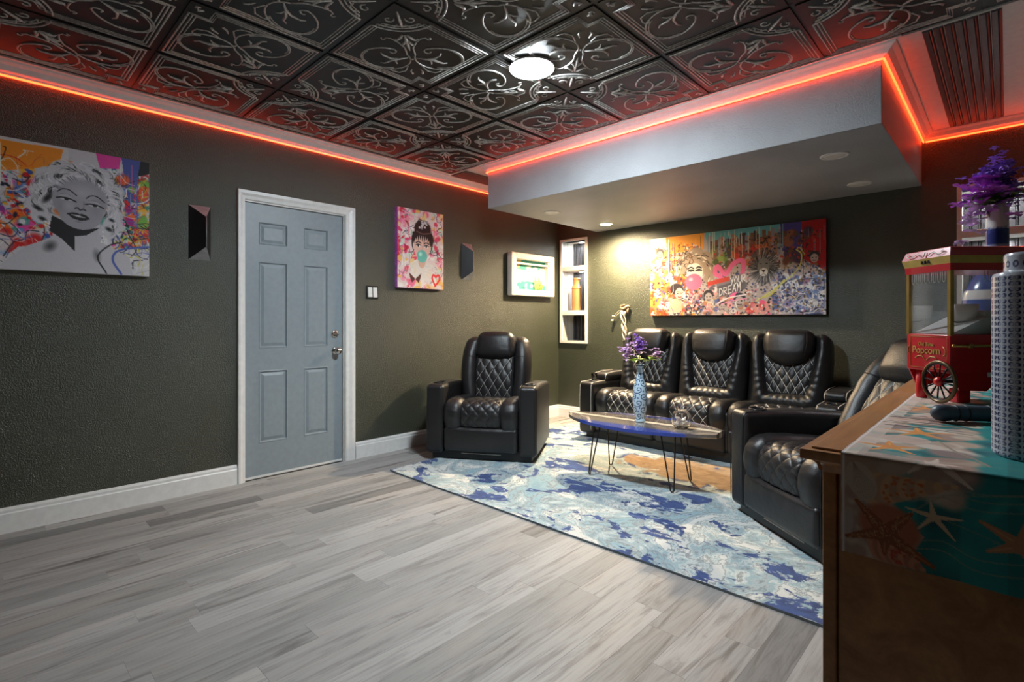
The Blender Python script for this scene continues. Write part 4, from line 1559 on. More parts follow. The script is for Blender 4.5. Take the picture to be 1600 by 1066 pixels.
P.blobs(60, 0.20, 0.62, 0.66, 1.0, [(0.75, 0.62, 0.55), (0.40, 0.36, 0.40), (0.88, 0.84, 0.82), (0.35, 0.40, 0.62), (0.70, 0.48, 0.36), (0.92, 0.62, 0.62)], 0.012, 0.03, 0.9)
P.blobs(60, 0.74, 1.0, 0.52, 1.0, [(0.32, 0.38, 0.58), (0.55, 0.52, 0.62), (0.85, 0.84, 0.84), (0.25, 0.24, 0.36), (0.60, 0.40, 0.55), (0.40, 0.50, 0.68)], 0.012, 0.032, 0.9)
P.blobs(16, 0.62, 0.74, 0.84, 1.0, [(0.88, 0.18, 0.16), (0.90, 0.60, 0.55), (0.95, 0.35, 0.50)], 0.01, 0.03, 0.9)
P.blobs(500, 0.0, 0.34, 0.12, 1.0, [(0.75, 0.28, 0.08), (0.95, 0.55, 0.15), (0.22, 0.12, 0.10), (0.92, 0.90, 0.86), (0.30, 0.30, 0.50), (0.85, 0.20, 0.10)], 0.003, 0.011, 0.95)
P.blobs(650, 0.20, 0.78, 0.40, 1.0, [(0.14, 0.13, 0.15), (0.35, 0.32, 0.34), (0.88, 0.85, 0.83), (0.55, 0.48, 0.46), (0.85, 0.45, 0.50), (0.25, 0.28, 0.48)], 0.003, 0.010, 0.95)
P.blobs(420, 0.74, 1.0, 0.46, 1.0, [(0.12, 0.12, 0.18), (0.20, 0.24, 0.45), (0.85, 0.85, 0.86), (0.40, 0.48, 0.66), (0.55, 0.42, 0.20)], 0.003, 0.010, 0.95)
P.blobs(260, 0.40, 0.98, 0.10, 0.44, [(0.20, 0.13, 0.12), (0.50, 0.28, 0.20), (0.75, 0.22, 0.14), (0.32, 0.36, 0.20), (0.20, 0.16, 0.28)], 0.003, 0.010, 0.9)
P.drips(40, 0.36, 0.80, 0.0, 0.34, [(0.88, 0.90, 0.86), (0.50, 0.74, 0.76), (0.92, 0.84, 0.70)], 0.0028)
P.drips(22, 0.0, 0.36, 0.02, 0.5, [Wt, (0.95, 0.86, 0.70), (0.35, 0.20, 0.12)], 0.0026)
P.drips(12, 0.88, 1.0, 0.05, 0.6, [(0.85, 0.80, 0.78), (0.45, 0.06, 0.08)], 0.002)
# blonde woman blowing a pink bubble
q, el, cv = face_bw(P, 0.300, 0.45, 0.070, None, None, None, None, 0.0)
for (x, y, r) in ((-0.8, -0.9, 0.75), (0.1, -1.3, 0.8), (0.9, -0.9, 0.75), (1.3, 0.0, 0.62), (1.25, 0.8, 0.5), (-1.2, -0.2, 0.5)):
    el(x, y, r, r, (0.66, 0.57, 0.49), 1, 0.2)
for k in range(50):
    a = P.r.uniform(-PI * 1.05, PI * 0.25)
    rr = P.r.uniform(1.0, 1.8)
    x, y = rr * math.cos(a), rr * math.sin(a)
    cv([(x, y), (x + 0.25 * math.cos(a + 1.4), y + 0.25 * math.sin(a + 1.4))], 0.06, [(0.30, 0.24, 0.21), (0.90, 0.85, 0.78), (0.50, 0.42, 0.36)][P.r.randint(3)], 0.85)
el(0, 0.1, 0.78, 1.0, (0.95, 0.91, 0.87))
cv([(-0.9, -0.7), (0.2, -0.75), (0.85, -0.1)], 0.22, (0.70, 0.61, 0.53), 1, True)
for sx in (-0.34, 0.36):
    cv([(sx - 0.24, -0.20), (sx, -0.30), (sx + 0.24, -0.18)], 0.075, (0.12, 0.10, 0.10))
    el(sx, 0.02, 0.17, 0.08, (0.35, 0.30, 0.32))
    cv([(sx - 0.25, 0.02), (sx, -0.08), (sx + 0.25, 0.02)], 0.08, K)
el(-0.10, 0.98, 0.78, 0.72, (0.93, 0.42, 0.56), 1, 0.06)
el(-0.35, 0.75, 0.26, 0.2, (0.98, 0.70, 0.78), 0.9, 0.5)
P.drips(4, 0.27, 0.31, 0.66, 0.78, [(0.93, 0.42, 0.56)], 0.004)
# smaller dark haired woman
q, el, cv = face_bw(P, 0.192, 0.72, 0.040, None, None, None, None, 0.1)
P.poly([q(-1.3, 1.0), q(0.2, 0.8), q(0.8, 1.2), q(0.9, 3.0), q(-1.2, 3.0)], (0.80, 0.66, 0.56))
el(-0.3, -0.6, 1.15, 0.95, (0.16, 0.12, 0.13))
el(0.2, 0.05, 0.72, 0.95, (0.90, 0.76, 0.66))
for sx in (-0.05, 0.55):
    cv([(sx - 0.2, -0.15), (sx, -0.22), (sx + 0.2, -0.15)], 0.08, K)
    el(sx, 0.05, 0.15, 0.09, K)
cv([(0.05, 0.55), (0.35, 0.62), (0.6, 0.5)], 0.1, (0.62, 0.22, 0.2))
# loose grey bust studies along the lower edge
for (x, y, s) in ((0.070, 0.22, 0.030), (0.385, 0.78, 0.032), (0.470, 0.90, 0.024), (0.565, 0.84, 0.036), (0.945, 0.40, 0.026)):
    q, el, cv = face_bw(P, x, y, s, None, None, None, None, 0.0)
    el(0, -0.5, 1.0, 0.9, (0.18, 0.16, 0.18))
    el(0, 0.1, 0.75, 0.95, (0.72, 0.66, 0.64) if x > 0.2 else (0.86, 0.60, 0.46))
    for sx in (-0.3, 0.3):
        el(sx, -0.05, 0.16, 0.1, K)
    cv([(-0.3, 0.5), (0, 0.58), (0.3, 0.5)], 0.12, (0.30, 0.20, 0.20))
# heart and the painted words
P.curve([(0.49, 0.74), (0.46, 0.56), (0.425, 0.50), (0.44, 0.42), (0.485, 0.52), (0.53, 0.40), (0.585, 0.38), (0.575, 0.56), (0.52, 0.80)], 0.014, (0.93, 0.42, 0.62))
P.poly([(0.43, 0.60), (0.58, 0.52), (0.59, 0.66), (0.44, 0.72)], (0.50, 0.47, 0.49), 0.95)
P.poly([(0.375, 0.60), (0.505, 0.545), (0.505, 0.60), (0.38, 0.65)], (0.80, 0.24, 0.16))
LET = {'Y': [[(0, 0), (.5, .5)], [(1, 0), (.35, 1)]], 'O': [[(.5, 0), (0, .4), (.3, 1), (.8, .9), (1, .4), (.5, 0)]], 'U': [[(0, 0), (0.05, .8), (.5, 1), (.95, .8), (1, 0)]],
       'R': [[(0, 1), (0, 0), (.8, .1), (.8, .45), (.1, .55), (1, 1)]], 'D': [[(0, 0), (0.05, 1), (.8, .8), (1, .4), (.6, .05), (0, 0)]], 'E': [[(1, 0), (0, 0), (0, 1), (1, 1)], [(0, .5), (.8, .5)]],
       'A': [[(0, 1), (.5, 0), (1, 1)], [(.2, .6), (.8, .6)]], 'M': [[(0, 1), (.1, 0), (.5, .6), (.9, 0), (1, 1)]]}


def words(txt, x, y, w, h, dx, dy, col, lw):
    for ch in txt:
        for s in LET[ch]:
            P.line([(x + a * w, y + b * h + dy / dx * a * w) for a, b in s], lw, col)
        x += dx
        y += dy


P.curve([(0.44, 0.86), (0.50, 0.80), (0.60, 0.765)], 0.005, (0.95, 0.88, 0.90))
P.curve([(0.46, 0.87), (0.53, 0.83), (0.605, 0.81)], 0.004, (0.95, 0.60, 0.72))
# lion
LC = (0.695, 0.47)
P.ell(LC[0], LC[1], 0.085, 0.095, (0.16, 0.16, 0.17), 0, 0.9, 0.5)
for k in range(320):
    a = P.r.uniform(0, 2 * PI)
    r0, r1 = P.r.uniform(0.02, 0.05), P.r.uniform(0.05, 0.100)
    P.line([(LC[0] + r0 * math.cos(a), LC[1] + 2.02 * r0 * math.sin(a)), (LC[0] + r1 * math.cos(a + 0.2), LC[1] + 2.3 * r1 * math.sin(a + 0.2))], P.r.uniform(0.0010, 0.0026),
           [(0.08, 0.08, 0.09), (0.12, 0.12, 0.13), (0.25, 0.25, 0.27), (0.62, 0.60, 0.60), (0.84, 0.82, 0.80)][P.r.randint(5)], 0.95)
P.ell(LC[0], LC[1] - 0.02, 0.034, 0.046, (0.50, 0.49, 0.48))
P.ell(LC[0], LC[1] + 0.05, 0.024, 0.024, (0.86, 0.84, 0.82))
for sx in (-0.016, 0.016):
    P.ell(LC[0] + sx, LC[1] - 0.045, 0.007, 0.0035, K)
    P.line([(LC[0] + sx * 0.6, LC[1] - 0.03), (LC[0] + sx * 0.5, LC[1] + 0.03)], 0.0018, (0.35, 0.34, 0.34))
P.poly([(LC[0] - 0.012, LC[1] + 0.025), (LC[0] + 0.012, LC[1] + 0.025), (LC[0], LC[1] + 0.06)], K)
P.curve([(LC[0] - 0.015, LC[1] + 0.085), (LC[0], LC[1] + 0.07), (LC[0] + 0.015, LC[1] + 0.085)], 0.002, K)
for sx in (-0.05, 0.05):
    P.ell(LC[0] + sx, LC[1] - 0.14, 0.013, 0.014, (0.35, 0.33, 0.33))
P.scrib(16, 0.65, 0.75, 0.14, 0.24, [(0.85, 0.45, 0.25), (0.2, 0.1, 0.1)], 0.003, 0.04)
# yellow brush sweep, sprayed scribbles
P.curve([(0.86, 0.30), (0.885, 0.36), (0.87, 0.50), (0.80, 0.64), (0.72, 0.76), (0.655, 0.84)], 0.0045, (0.82, 0.80, 0.42))
P.curve([(0.80, 0.62), (0.74, 0.76), (0.70, 0.80)], 0.006, (0.78, 0.76, 0.36))
P.curve([(0.86, 0.30), (0.875, 0.28), (0.90, 0.36)], 0.003, (0.82, 0.80, 0.42))
P.scrib(46, 0.78, 0.99, 0.62, 0.98, [Wt, (0.75, 0.78, 0.86), K, (0.45, 0.5, 0.72)], 0.0026, 0.05)
P.scrib(34, 0.12, 0.64, 0.80, 0.99, [Wt, K, (0.9, 0.7, 0.4)], 0.0022, 0.04)
P.scrib(26, 0.14, 0.30, 0.14, 0.44, [(0.18, 0.13, 0.12), (0.4, 0.25, 0.15)], 0.0026, 0.04)
P.scrib(14, 0.01, 0.16, 0.40, 0.98, [Wt, (0.55, 0.2, 0.1), (0.4, 0.4, 0.6)], 0.003, 0.05)
P.poly([(0.435, 0.66), (0.575, 0.59), (0.600, 0.60), (0.600, 0.70), (0.450, 0.79)], (0.36, 0.33, 0.35), 0.9)
words('YOUR', 0.514, 0.565, 0.017, 0.085, 0.0225, -0.010, (0.97, 0.96, 0.94), 0.0033)
words('DREAM', 0.450, 0.690, 0.018, 0.085, 0.0255, -0.014, (0.97, 0.96, 0.94), 0.0033)
canvas('wide street art collage canvas with a lion and the words YOUR DREAM', P, (1.272, RY1, 1.228), (1, 0, 0), 1.63, 0.806, (0, -1, 0), 0.042, 'black')

# ================================================================= WALL FITTINGS


def sconce(label, y0):
    t = thing('wall_sconce', label, 'wall sconce', (0, y0, 1.590))
    W, H, D, i = 0.135, 0.372, 0.085, 0.085
    ym = 0.085
    v = [(0, 0, 0), (0, W, 0), (0, W, H), (0, 0, H), (D, ym, i), (D, ym, H - i)]
    mb = MB()
    mb.add(v, [(0, 4, 5, 3), (1, 2, 5, 4), (0, 3, 2, 1)])
    mb.build('folded_plate', 'black', t)
    for (a, b, c) in ((0, 1, 4), (3, 5, 2)):
        MB().add([v[a], v[b], v[c]], [(0, 1, 2)]).build('end_facet', 'facet', t)
    MB().tube([Vector(v[4]) + Vector((0.0005, 0, 0)), Vector(v[5]) + Vector((0.0005, 0, 0))], 0.003, 6).build('ridge_edge', 'facet', t)
    return t


sconce('faceted black wall sconce between the large portrait canvas and the grey door', 1.007)
sconce('faceted black wall sconce between the narrow pink canvas and the white shadow box', 3.430)

sp = thing('light_switch', 'white double rocker light switch beside the grey door', 'light switch', (0, 2.408, 1.421))
MB().box(0.0, 0.006, -0.058, 0.058, -0.058, 0.058, bev=0.003).build('switch_plate', 'black', sp)
for s in (-1, 1):
    q = MB().add([(0.004, -0.021, -0.045), (0.004, 0.021, -0.045), (0.004, 0.021, 0.045), (0.004, -0.021, 0.045),
                  (0.016, -0.019, -0.042), (0.016, 0.019, -0.042), (0.009, 0.019, 0.042), (0.009, -0.019, 0.042)],
                 [(0, 1, 5, 4), (1, 2, 6, 5), (2, 3, 7, 6), (3, 0, 4, 7), (4, 5, 6, 7), (3, 2, 1, 0)])
    q.build('rocker', 'outlet', sp, (0, s * 0.025, 0))

# --- shadow box frame with a small beach scene
sb = thing('shadow_box', 'white shadow box frame with a small beach scene on the door wall', 'picture frame', (0, 4.078, 1.452))
W, H, D, fw = 0.745, 0.482, 0.075, 0.085
mb = MB()
for (y0, y1, z0, z1) in ((0, fw, 0, H), (W - fw, W, 0, H), (fw - 0.01, W - fw + 0.01, 0, fw * 0.85), (fw - 0.01, W - fw + 0.01, H - fw * 0.85, H)):
    mb.rbox((D / 2 + 0.012, (y0 + y1) / 2, (z0 + z1) / 2), (D, y1 - y0, z1 - z0), 0.016, 2, 3)
mb.build('frame', 'cream', sb)
P = Paint(110, 70, (0.88, 0.82, 0.74))
P.poly([(0, 0), (1, 0), (1, 0.28), (0.5, 0.34), (0, 0.30)], (0.30, 0.66, 0.60))
P.poly([(0, 0), (0.28, 0), (0.22, 0.26), (0, 0.3)], (0.85, 0.74, 0.48))
P.blobs(20, 0.2, 1, 0.30, 0.65, [(0.92, 0.88, 0.82), (0.90, 0.80, 0.72)], 0.05, 0.12, 0.9)
P.poly([(0, 0.74), (0.5, 0.68), (1, 0.80), (1, 1), (0, 1)], (0.26, 0.60, 0.55))
P.blobs(26, 0, 1, 0.70, 0.95, [(0.30, 0.66, 0.60), (0.75, 0.88, 0.84), (0.20, 0.45, 0.42), (0.85, 0.82, 0.75)], 0.02, 0.06, 0.9)
printed_grid('beach_print', P, 1, 1, sb, 'print', lambda a, b: Vector((0.010, fw - 0.01 + a * (W - 2 * fw + 0.02), fw * 0.8 + (1 - b) * (H - 1.6 * fw))))
mb = MB()
for (y0, y1, z0, z1) in ((fw, fw + 0.014, fw * 0.85, H - fw * 0.85), (W - fw - 0.014, W - fw, fw * 0.85, H - fw * 0.85), (fw, W - fw, H - fw * 0.85 - 0.05, H - fw * 0.85 - 0.034)):
    mb.box(0.012, 0.060, y0, y1, z0, z1)
mb.build('inner_ledge', 'white', sb)
mb = MB()
for k in range(14):
    yy = W - fw - 0.22 + 0.16 * rnd.random()
    hh = 0.05 + 0.12 * rnd.random()
    mb.tube([(0.03, yy, fw), (0.035, yy + 0.01, fw + hh * 0.6), (0.04, yy + rnd.uniform(-0.03, 0.03), fw + hh)], [0.003, 0.008, 0.002], 5)
mb.build('paper_plants', 'leaf', sb)

# --- niches with shelves, slatted back and puck lights


def niche(label, x0, x1):
    t = thing('shelf_niche', label, 'shelf', ((x0 + x1) / 2, RY1, NZ[0]))
    w = (x1 - x0) / 2
    h = NZ[1] - NZ[0]
    dp = 0.235
    mb = MB()
    f = 0.024
    for (a, b, c, d) in ((-w - f, -w + 0.004, -f, h + f), (w - 0.004, w + f, -f, h + f), (-w, w, -f, 0.004), (-w, w, h - 0.004, h + f)):
        mb.box(a, b, -0.020, 0.002, c, d)
    mb.build('face_frame', 'cream', t)
    for s in (-1, 1):
        MB().box(*sorted((s * w, s * (w + 0.012))), 0.0, dp, -0.01, h + 0.01).build('side_panel', 'cream', t)
    MB().box(-w - 0.012, w + 0.012, 0.0, dp, -0.018, 0.0).build('bottom_panel', 'cream', t)
    MB().box(-w - 0.012, w + 0.012, 0.0, dp, h, h + 0.018).build('top_panel', 'cream', t)
    MB().box(-w - 0.012, w + 0.012, dp, dp + 0.012, -0.018, h + 0.018).build('back_panel', 'black', t)
    n = 7
    sw = 2 * w / n
    for k in range(n):
        a = -w + k * sw
        MB().box(a + 0.002, a + sw * 0.66, dp - 0.014, dp, 0, h, bev=0.003).build('back_slat', 'bead', t)
        MB().box(a + sw * 0.76, a + sw * 0.90, dp - 0.010, dp, 0, h, bev=0.002).build('back_bead', 'bead', t)
    for z in (1.265 - NZ[0], 1.800 - NZ[0]):
        MB().box(-w, w, -0.014, dp - 0.014, z - 0.025, z + 0.030, bev=0.003).build('shelf_board', 'cream', t)
    for z in (1.800 - 0.025 - NZ[0], h):
        p = MB().lathe([(0.034, 0.0), (0.034, -0.007), (0.030, -0.010), (0.027, -0.010), (0.027, -0.003)], 20, mat=Matrix.Translation((0.02, 0.13, z))).build('puck_light', 'rim', t)
        MB().lathe([(0.027, -0.004), (0.026, -0.009), (0.0, -0.011)], 20, mat=Matrix.Translation((0.02, 0.13, z))).build('lens', 'puckglass', p)
    return t


niche('white framed three bay wall niche holding the tan woven vase', *N1)
niche('white framed wall niche behind the tall vase of purple flowers', *N2)
wv = thing('woven_vase', 'tall tan woven bottle vase in the middle bay of the wall niche', 'vase', (0.205, RY1 + 0.095, 1.295))
MB().lathe([(0.050, 0), (0.056, 0.01), (0.057, 0.27), (0.054, 0.295), (0.040, 0.315), (0.036, 0.33), (0.036, 0.375), (0.042, 0.385), (0.043, 0.398), (0.036, 0.398), (0.034, 0.33)], 36).build('body', 'wicker', wv)
MB().lathe([(0.0575, 0.262), (0.060, 0.267), (0.060, 0.275), (0.0565, 0.280)], 36).build('band', 'wicker', wv)

# --- pale twisted hanging behind the sofa
hg = thing('wall_hanging', 'pale twisted cloth and cord hanging from driftwood above the sofa arm by the shelf niche', 'wall hanging', (0.945, RY1, 1.30))
mb = MB()
mb.tube([(-0.05, -0.02, 0.02), (0.0, -0.03, 0.0), (0.05, -0.025, 0.035), (0.07, -0.02, 0.02)], [0.012, 0.022, 0.018, 0.008], 7)
mb.tube([(-0.04, -0.02, 0.0), (-0.03, -0.03, 0.04), (0.01, -0.02, 0.05)], [0.006, 0.016, 0.006], 6)
mb.tube([(0.06, -0.02, 0.03), (0.045, -0.03, -0.02), (0.06, -0.03, -0.06)], [0.008, 0.014, 0.005], 6)
mb.build('driftwood', 'driftwood', hg)
mb = MB()
for k in range(3):
    mb.tube([(-0.01 + 0.025 * math.sin(z * 22 + k * 2.1) + 0.09 * max(0, -z - 0.05), -0.03 + 0.012 * math.cos(z * 22 + k * 2.1), z) for z in [-0.02 - 0.03 * j for j in range(12)]], [0.010 + 0.004 * math.sin(j + k) for j in range(12)], 6)
mb.build('twisted_cloth', 'cloth', hg)
mb = MB()
mb.tube([(0.04, -0.02, -0.30), (0.05, -0.016, -0.40), (0.035, -0.014, -0.50), (0.0, -0.012, -0.62), (-0.02, -0.012, -0.72)], 0.006, 6)
mb.build('cord', 'cloth', hg)
mb = MB()
mb.tube([(-0.02, -0.02, 0.0), (-0.07, -0.025, -0.02), (-0.13, -0.03, -0.07)], 0.002, 5)
mb.tube([(-0.02, -0.02, -0.01), (-0.09, -0.025, -0.06), (-0.15, -0.03, -0.12)], 0.002, 5)
mb.rbox((-0.135, -0.03, -0.075), (0.035, 0.02, 0.02), 0.009, 2)
mb.rbox((-0.150, -0.03, -0.125), (0.032, 0.02, 0.02), 0.009, 2)
mb.build('dangling_tassel', 'cloth', hg)
# ================================================================= CABINET WITH RUNNER AND POPCORN CART
CX0, CX1, CY0, CY1, CT = 3.760, 4.285, 0.914, 2.272, 0.975
cb = thing('sideboard', 'honey brown wooden sideboard covered by a seashell runner', 'sideboard', ((CX0 + CX1) / 2, (CY0 + CY1) / 2, 0))
ox, oy = (CX0 + CX1) / 2, (CY0 + CY1) / 2


def L(x0, x1, y0, y1, z0, z1, bev=0.002):
    return MB().box(x0 - ox, x1 - ox, y0 - oy, y1 - oy, z0, z1, bev=bev)


L(CX0, CX1, CY0, CY1, CT - 0.020, CT - 0.004).build('top_rim', 'oak', cb)
for k, (y0, y1) in enumerate(((CY0 + 0.012, CY0 + 0.46), (CY0 + 0.46, CY0 + 0.91), (CY0 + 0.91, CY1 - 0.012))):
    L(CX0 + 0.014, CX1 - 0.005, y0 + 0.0008, y1 - 0.0008, CT - 0.006, CT).build('top_board', 'oak', cb)
q = MB()
pr = [(0, 0), (0.026, 0), (0.026, 0.005), (0.012, 0.012), (0.006, 0.020), (0, 0.020)]
q.extrude_profile([(a, b) for a, b in [(0, -0.020), (0.006, -0.020), (0.010, -0.010), (0.022, -0.003), (0.024, 0.0), (0, 0.0)]],
                  (CX0 + 0.028 - ox, CY0 + 0.026 - oy, CT - 0.0195), (CX1 - ox, CY0 + 0.026 - oy, CT - 0.0195), (0, -1, 0))
q.extrude_profile([(a, b) for a, b in [(0, -0.020), (0.006, -0.020), (0.010, -0.010), (0.022, -0.003), (0.024, 0.0), (0, 0.0)]],
                  (CX0 + 0.028 - ox, CY0 + 0.026 - oy, CT - 0.0195), (CX0 + 0.028 - ox, CY1 - 0.026 - oy, CT - 0.0195), (-1, 0, 0))
q.build('cove_moulding', 'oak', cb)
L(CX0 + 0.034, CX1, CY0 + 0.030, CY1 - 0.030, 0.09, CT - 0.018, 0.001).build('carcass', 'oak', cb)
L(CX0 + 0.028, CX0 + 0.047, CY0 + 0.020, CY0 + 0.050, 0.0, CT - 0.024).build('corner_post', 'oak', cb)
L(CX0 + 0.049, CX1, CY0 + 0.024, CY0 + 0.034, 0.05, CT - 0.024, 0.001).build('side_panel', 'oak', cb)
L(CX0 + 0.028, CX0 + 0.047, CY1 - 0.050, CY1 - 0.020, 0.0, CT - 0.024).build('corner_post', 'oak', cb)
L(CX1 - 0.03, CX1, CY0 + 0.022, CY0 + 0.05, 0.0, 0.10).build('foot', 'oak', cb)
L(CX1 - 0.03, CX1, CY1 - 0.05, CY1 - 0.022, 0.0, 0.10).build('foot', 'oak', cb)
for k in range(3):
    y0 = CY0 + 0.060 + k * 0.415
    d = L(CX0 + 0.026, CX0 + 0.036, y0, y0 + 0.405, 0.12, 0.90).build('cabinet_door', 'oak', cb)
    MB().lathe([(0.006, 0), (0.006, 0.012), (0.012, 0.018), (0.011, 0.026), (0.0, 0.028)], 14, mat=Matrix.Translation((CX0 + 0.026 - ox, y0 + (0.36 if k < 2 else 0.04) - oy, 0.62)) @ Matrix.Rotation(-PI / 2, 4, 'Y')).build('knob', 'dark_metal', d)

# --- printed table runner
RW, RD, RL = 0.405, 0.148, 1.345
RT = RD + RL
P = Paint(300, 1105, (0.12, 0.50, 0.50))


def m(x, y):
    return (x / RW, 1 - y / RT)


def star(x, y, r, arms, col, hi, w0=0.30, rot=0.0, n=5):
    for k in range(n):
        a = rot + 2 * PI * k / n if arms is None else arms[k][0]
        ln = r if arms is None else arms[k][1]
        wv = w0 * r
        px, py = x + ln * math.cos(a), y + ln * math.sin(a)
        nx, ny = -math.sin(a) * wv, math.cos(a) * wv
        P.poly([m(x + nx, y + ny), m(px + nx * 0.22, py + ny * 0.22), m(px - nx * 0.22, py - ny * 0.22), m(x - nx, y - ny)], col)
        P.ell(*m(px, py), wv * 0.24 / RW, wv * 0.24 / RW, col)
        P.line([m(x, y), m(x + ln * 0.92 * math.cos(a), y + ln * 0.92 * math.sin(a))], wv * 0.18 / RW, hi, 0.8)
    P.ell(*m(x, y), w0 * r * 1.25 / RW, w0 * r * 1.25 / RW, col)


for k in range(9):                                        # painted teal boards
    x = k * 0.046
    c = 0.85 + 0.3 * P.r.rand()
    P.poly([m(x, 0), m(x + 0.044, 0), m(x + 0.044, RT), m(x, RT)], (0.10 * c, 0.50 * c, 0.50 * c))
P.blobs(200, 0, 1, 0, 1, [(0.08, 0.42, 0.43), (0.16, 0.60, 0.58), (0.22, 0.68, 0.66), (0.10, 0.36, 0.40)], 0.02, 0.10, 0.35)
for s in range(11):                                       # sand and shells strewn along the left edge
    y0 = 0.10 + s * 0.135
    P.blobs(26, 0.0, 0.34, 1 - (y0 + 0.10) / RT, 1 - y0 / RT, [(0.84, 0.76, 0.68), (0.78, 0.68, 0.60), (0.70, 0.58, 0.52), (0.88, 0.82, 0.76), (0.60, 0.52, 0.50)], 0.03, 0.09, 0.85)
P.poly([m(0, RD), m(0.030, RD), m(0.022, RT), m(0, RT)], (0.86, 0.78, 0.72), 0.85)
for k in range(26):                                       # net ropes
    y = P.r.uniform(0.0, RT)
    pts = [(P.r.uniform(0.10, 0.2), y)]
    for _ in range(5):
        pts.append((pts[-1][0] + P.r.uniform(0.01, 0.07), pts[-1][1] + P.r.uniform(-0.03, 0.03)))
    P.curve([m(*p) for p in pts], 0.0011 / RW, (0.62, 0.56, 0.48))
for (y0, y1) in ((0.128, 0.112), (0.116, 0.122), (0.106, 0.100), (0.090, 0.120), (0.040, 0.020), (0.050, 0.036)):
    P.curve([m(0.085, y0 - 0.01), m(0.12, (y0 + y1) / 2 + 0.006), m(0.16, y1), m(0.25, y1 + 0.02)], 0.0012 / RW, (0.66, 0.60, 0.52))


def clam(x, y, rx, ry, rot, base, rib, n=12):
    P.ell(*m(x, y), rx / RW, ry / RW, base, rot, 1, 0.05)
    for k in range(n):
        a = (k / (n - 1) - 0.5) * 2.2
        c, s = math.cos(rot), math.sin(rot)
        q0 = (-0.0 * rx, 0.92 * ry)
        q1 = (math.sin(a) * rx * 0.9, -math.cos(a) * ry * 0.9)
        P.line([m(x + q0[0] * c + q0[1] * s, y + -q0[0] * s + q0[1] * c), m(x + q1[0] * c + q1[1] * s, y - q1[0] * s + q1[1] * c)], 0.0007 / RW, rib, 0.8)


def cone(x0, y0, x1, y1, w, col, spot, band):
    n = 11
    for k in range(n):
        t = k / (n - 1)
        P.ell(*m(x0 + (x1 - x0) * t, y0 + (y1 - y0) * t), w * (1 - 0.88 * t) * 0.55 / RW + 0.002 / RW, w * (1 - 0.88 * t) / RW, col if k % 2 == 0 else band, 0.15, 1, 0.12)
    for k in range(26):
        t = P.r.uniform(0, 0.6)
        P.ell(*m(x0 + (x1 - x0) * t, y0 + (y1 - y0) * t + P.r.uniform(-0.8, 0.8) * w * (1 - t)), 0.0035 / RW, 0.002 / RW, spot, P.r.uniform(0, 3), 0.85, 0.4)


# near hanging end
P.poly([m(0, 0), m(0.075, 0), m(0.10, 0.05), m(0.05, 0.09), m(0.045, RD), m(0, RD)], (0.74, 0.62, 0.54))
P.blobs(30, 0, 0.14, 1 - 0.14 / RT, 1, [(0.78, 0.68, 0.60), (0.70, 0.58, 0.52), (0.84, 0.76, 0.68)], 0.02, 0.05, 0.8)
cone(0.046, 0.103, 0.132, 0.126, 0.027, (0.86, 0.68, 0.52), (0.80, 0.42, 0.20), (0.78, 0.62, 0.50))
clam(0.026, 0.112, 0.0185, 0.029, -0.35, (0.80, 0.72, 0.64), (0.55, 0.42, 0.36))
P.ell(*m(0.060, 0.052), 0.040 / RW, 0.036 / RW, (0.72, 0.42, 0.30), 0.3, 1, 0.2)
cone(0.052, 0.030, 0.098, 0.004, 0.030, (0.80, 0.55, 0.42), (0.75, 0.30, 0.18), (0.70, 0.45, 0.36))
P.ell(*m(0.008, 0.045), 0.009 / RW, 0.026 / RW, (0.78, 0.70, 0.66), 0.1, 1, 0.2)
star(0.055, 0.043, 0.05, [(0.85, 0.046), (2.3, 0.052), (3.5, 0.050), (5.75, 0.064), (4.7, 0.030)], (0.58, 0.33, 0.20), (0.72, 0.46, 0.30), 0.22)
for k in range(160):
    a = [0.85, 2.3, 3.5, 5.75][P.r.randint(4)]
    r = P.r.uniform(0, 0.045)
    P.ell(*m(0.055 + r * math.cos(a) + P.r.uniform(-1, 1) * 0.006, 0.043 + r * math.sin(a) + P.r.uniform(-1, 1) * 0.006), 0.0008 / RW, 0.0008 / RW, (0.80, 0.58, 0.42))
star(0.110, 0.080, 0.03, [(0.1, 0.030), (1.75, 0.022), (2.95, 0.032), (4.0, 0.026), (5.4, 0.034)], (0.86, 0.74, 0.60), (0.94, 0.86, 0.74), 0.13)
star(0.196, 0.066, 0.05, [(2.65, 0.044), (3.6, 0.036), (1.4, 0.04), (0.2, 0.045), (5.2, 0.04)], (0.74, 0.52, 0.36), (0.84, 0.66, 0.50), 0.17)
# top: starfish at the fold, orange stars, fans, drift strips
star(0.108, 0.160, 0.05, [(0.2, 0.030), (1.5, 0.034), (2.9, 0.048), (3.9, 0.036), (5.6, 0.052)], (0.90, 0.80, 0.74), (0.97, 0.92, 0.86), 0.13)
P.poly([m(0.02, RD), m(0.10, RD + 0.005), m(0.09, RD + 0.05), m(0.02, RD + 0.06)], (0.70, 0.62, 0.58), 0.6)
for (x, y, r) in ((0.050, 0.235, 0.045), (0.070, 0.395, 0.050), (0.05, 0.72, 0.05), (0.26, 0.9, 0.06), (0.3, 0.35, 0.05)):
    star(x, y, r, None, (0.92, 0.60, 0.30), (0.98, 0.76, 0.48), 0.18, 0.5)
for (x, y) in ((0.060, 0.315), (0.04, 0.53), (0.09, 0.62), (0.05, 0.86), (0.06, 1.05), (0.10, 1.2)):
    clam(x, y, 0.036, 0.034, 1.2, (0.84, 0.74, 0.68), (0.55, 0.32, 0.28), 9)
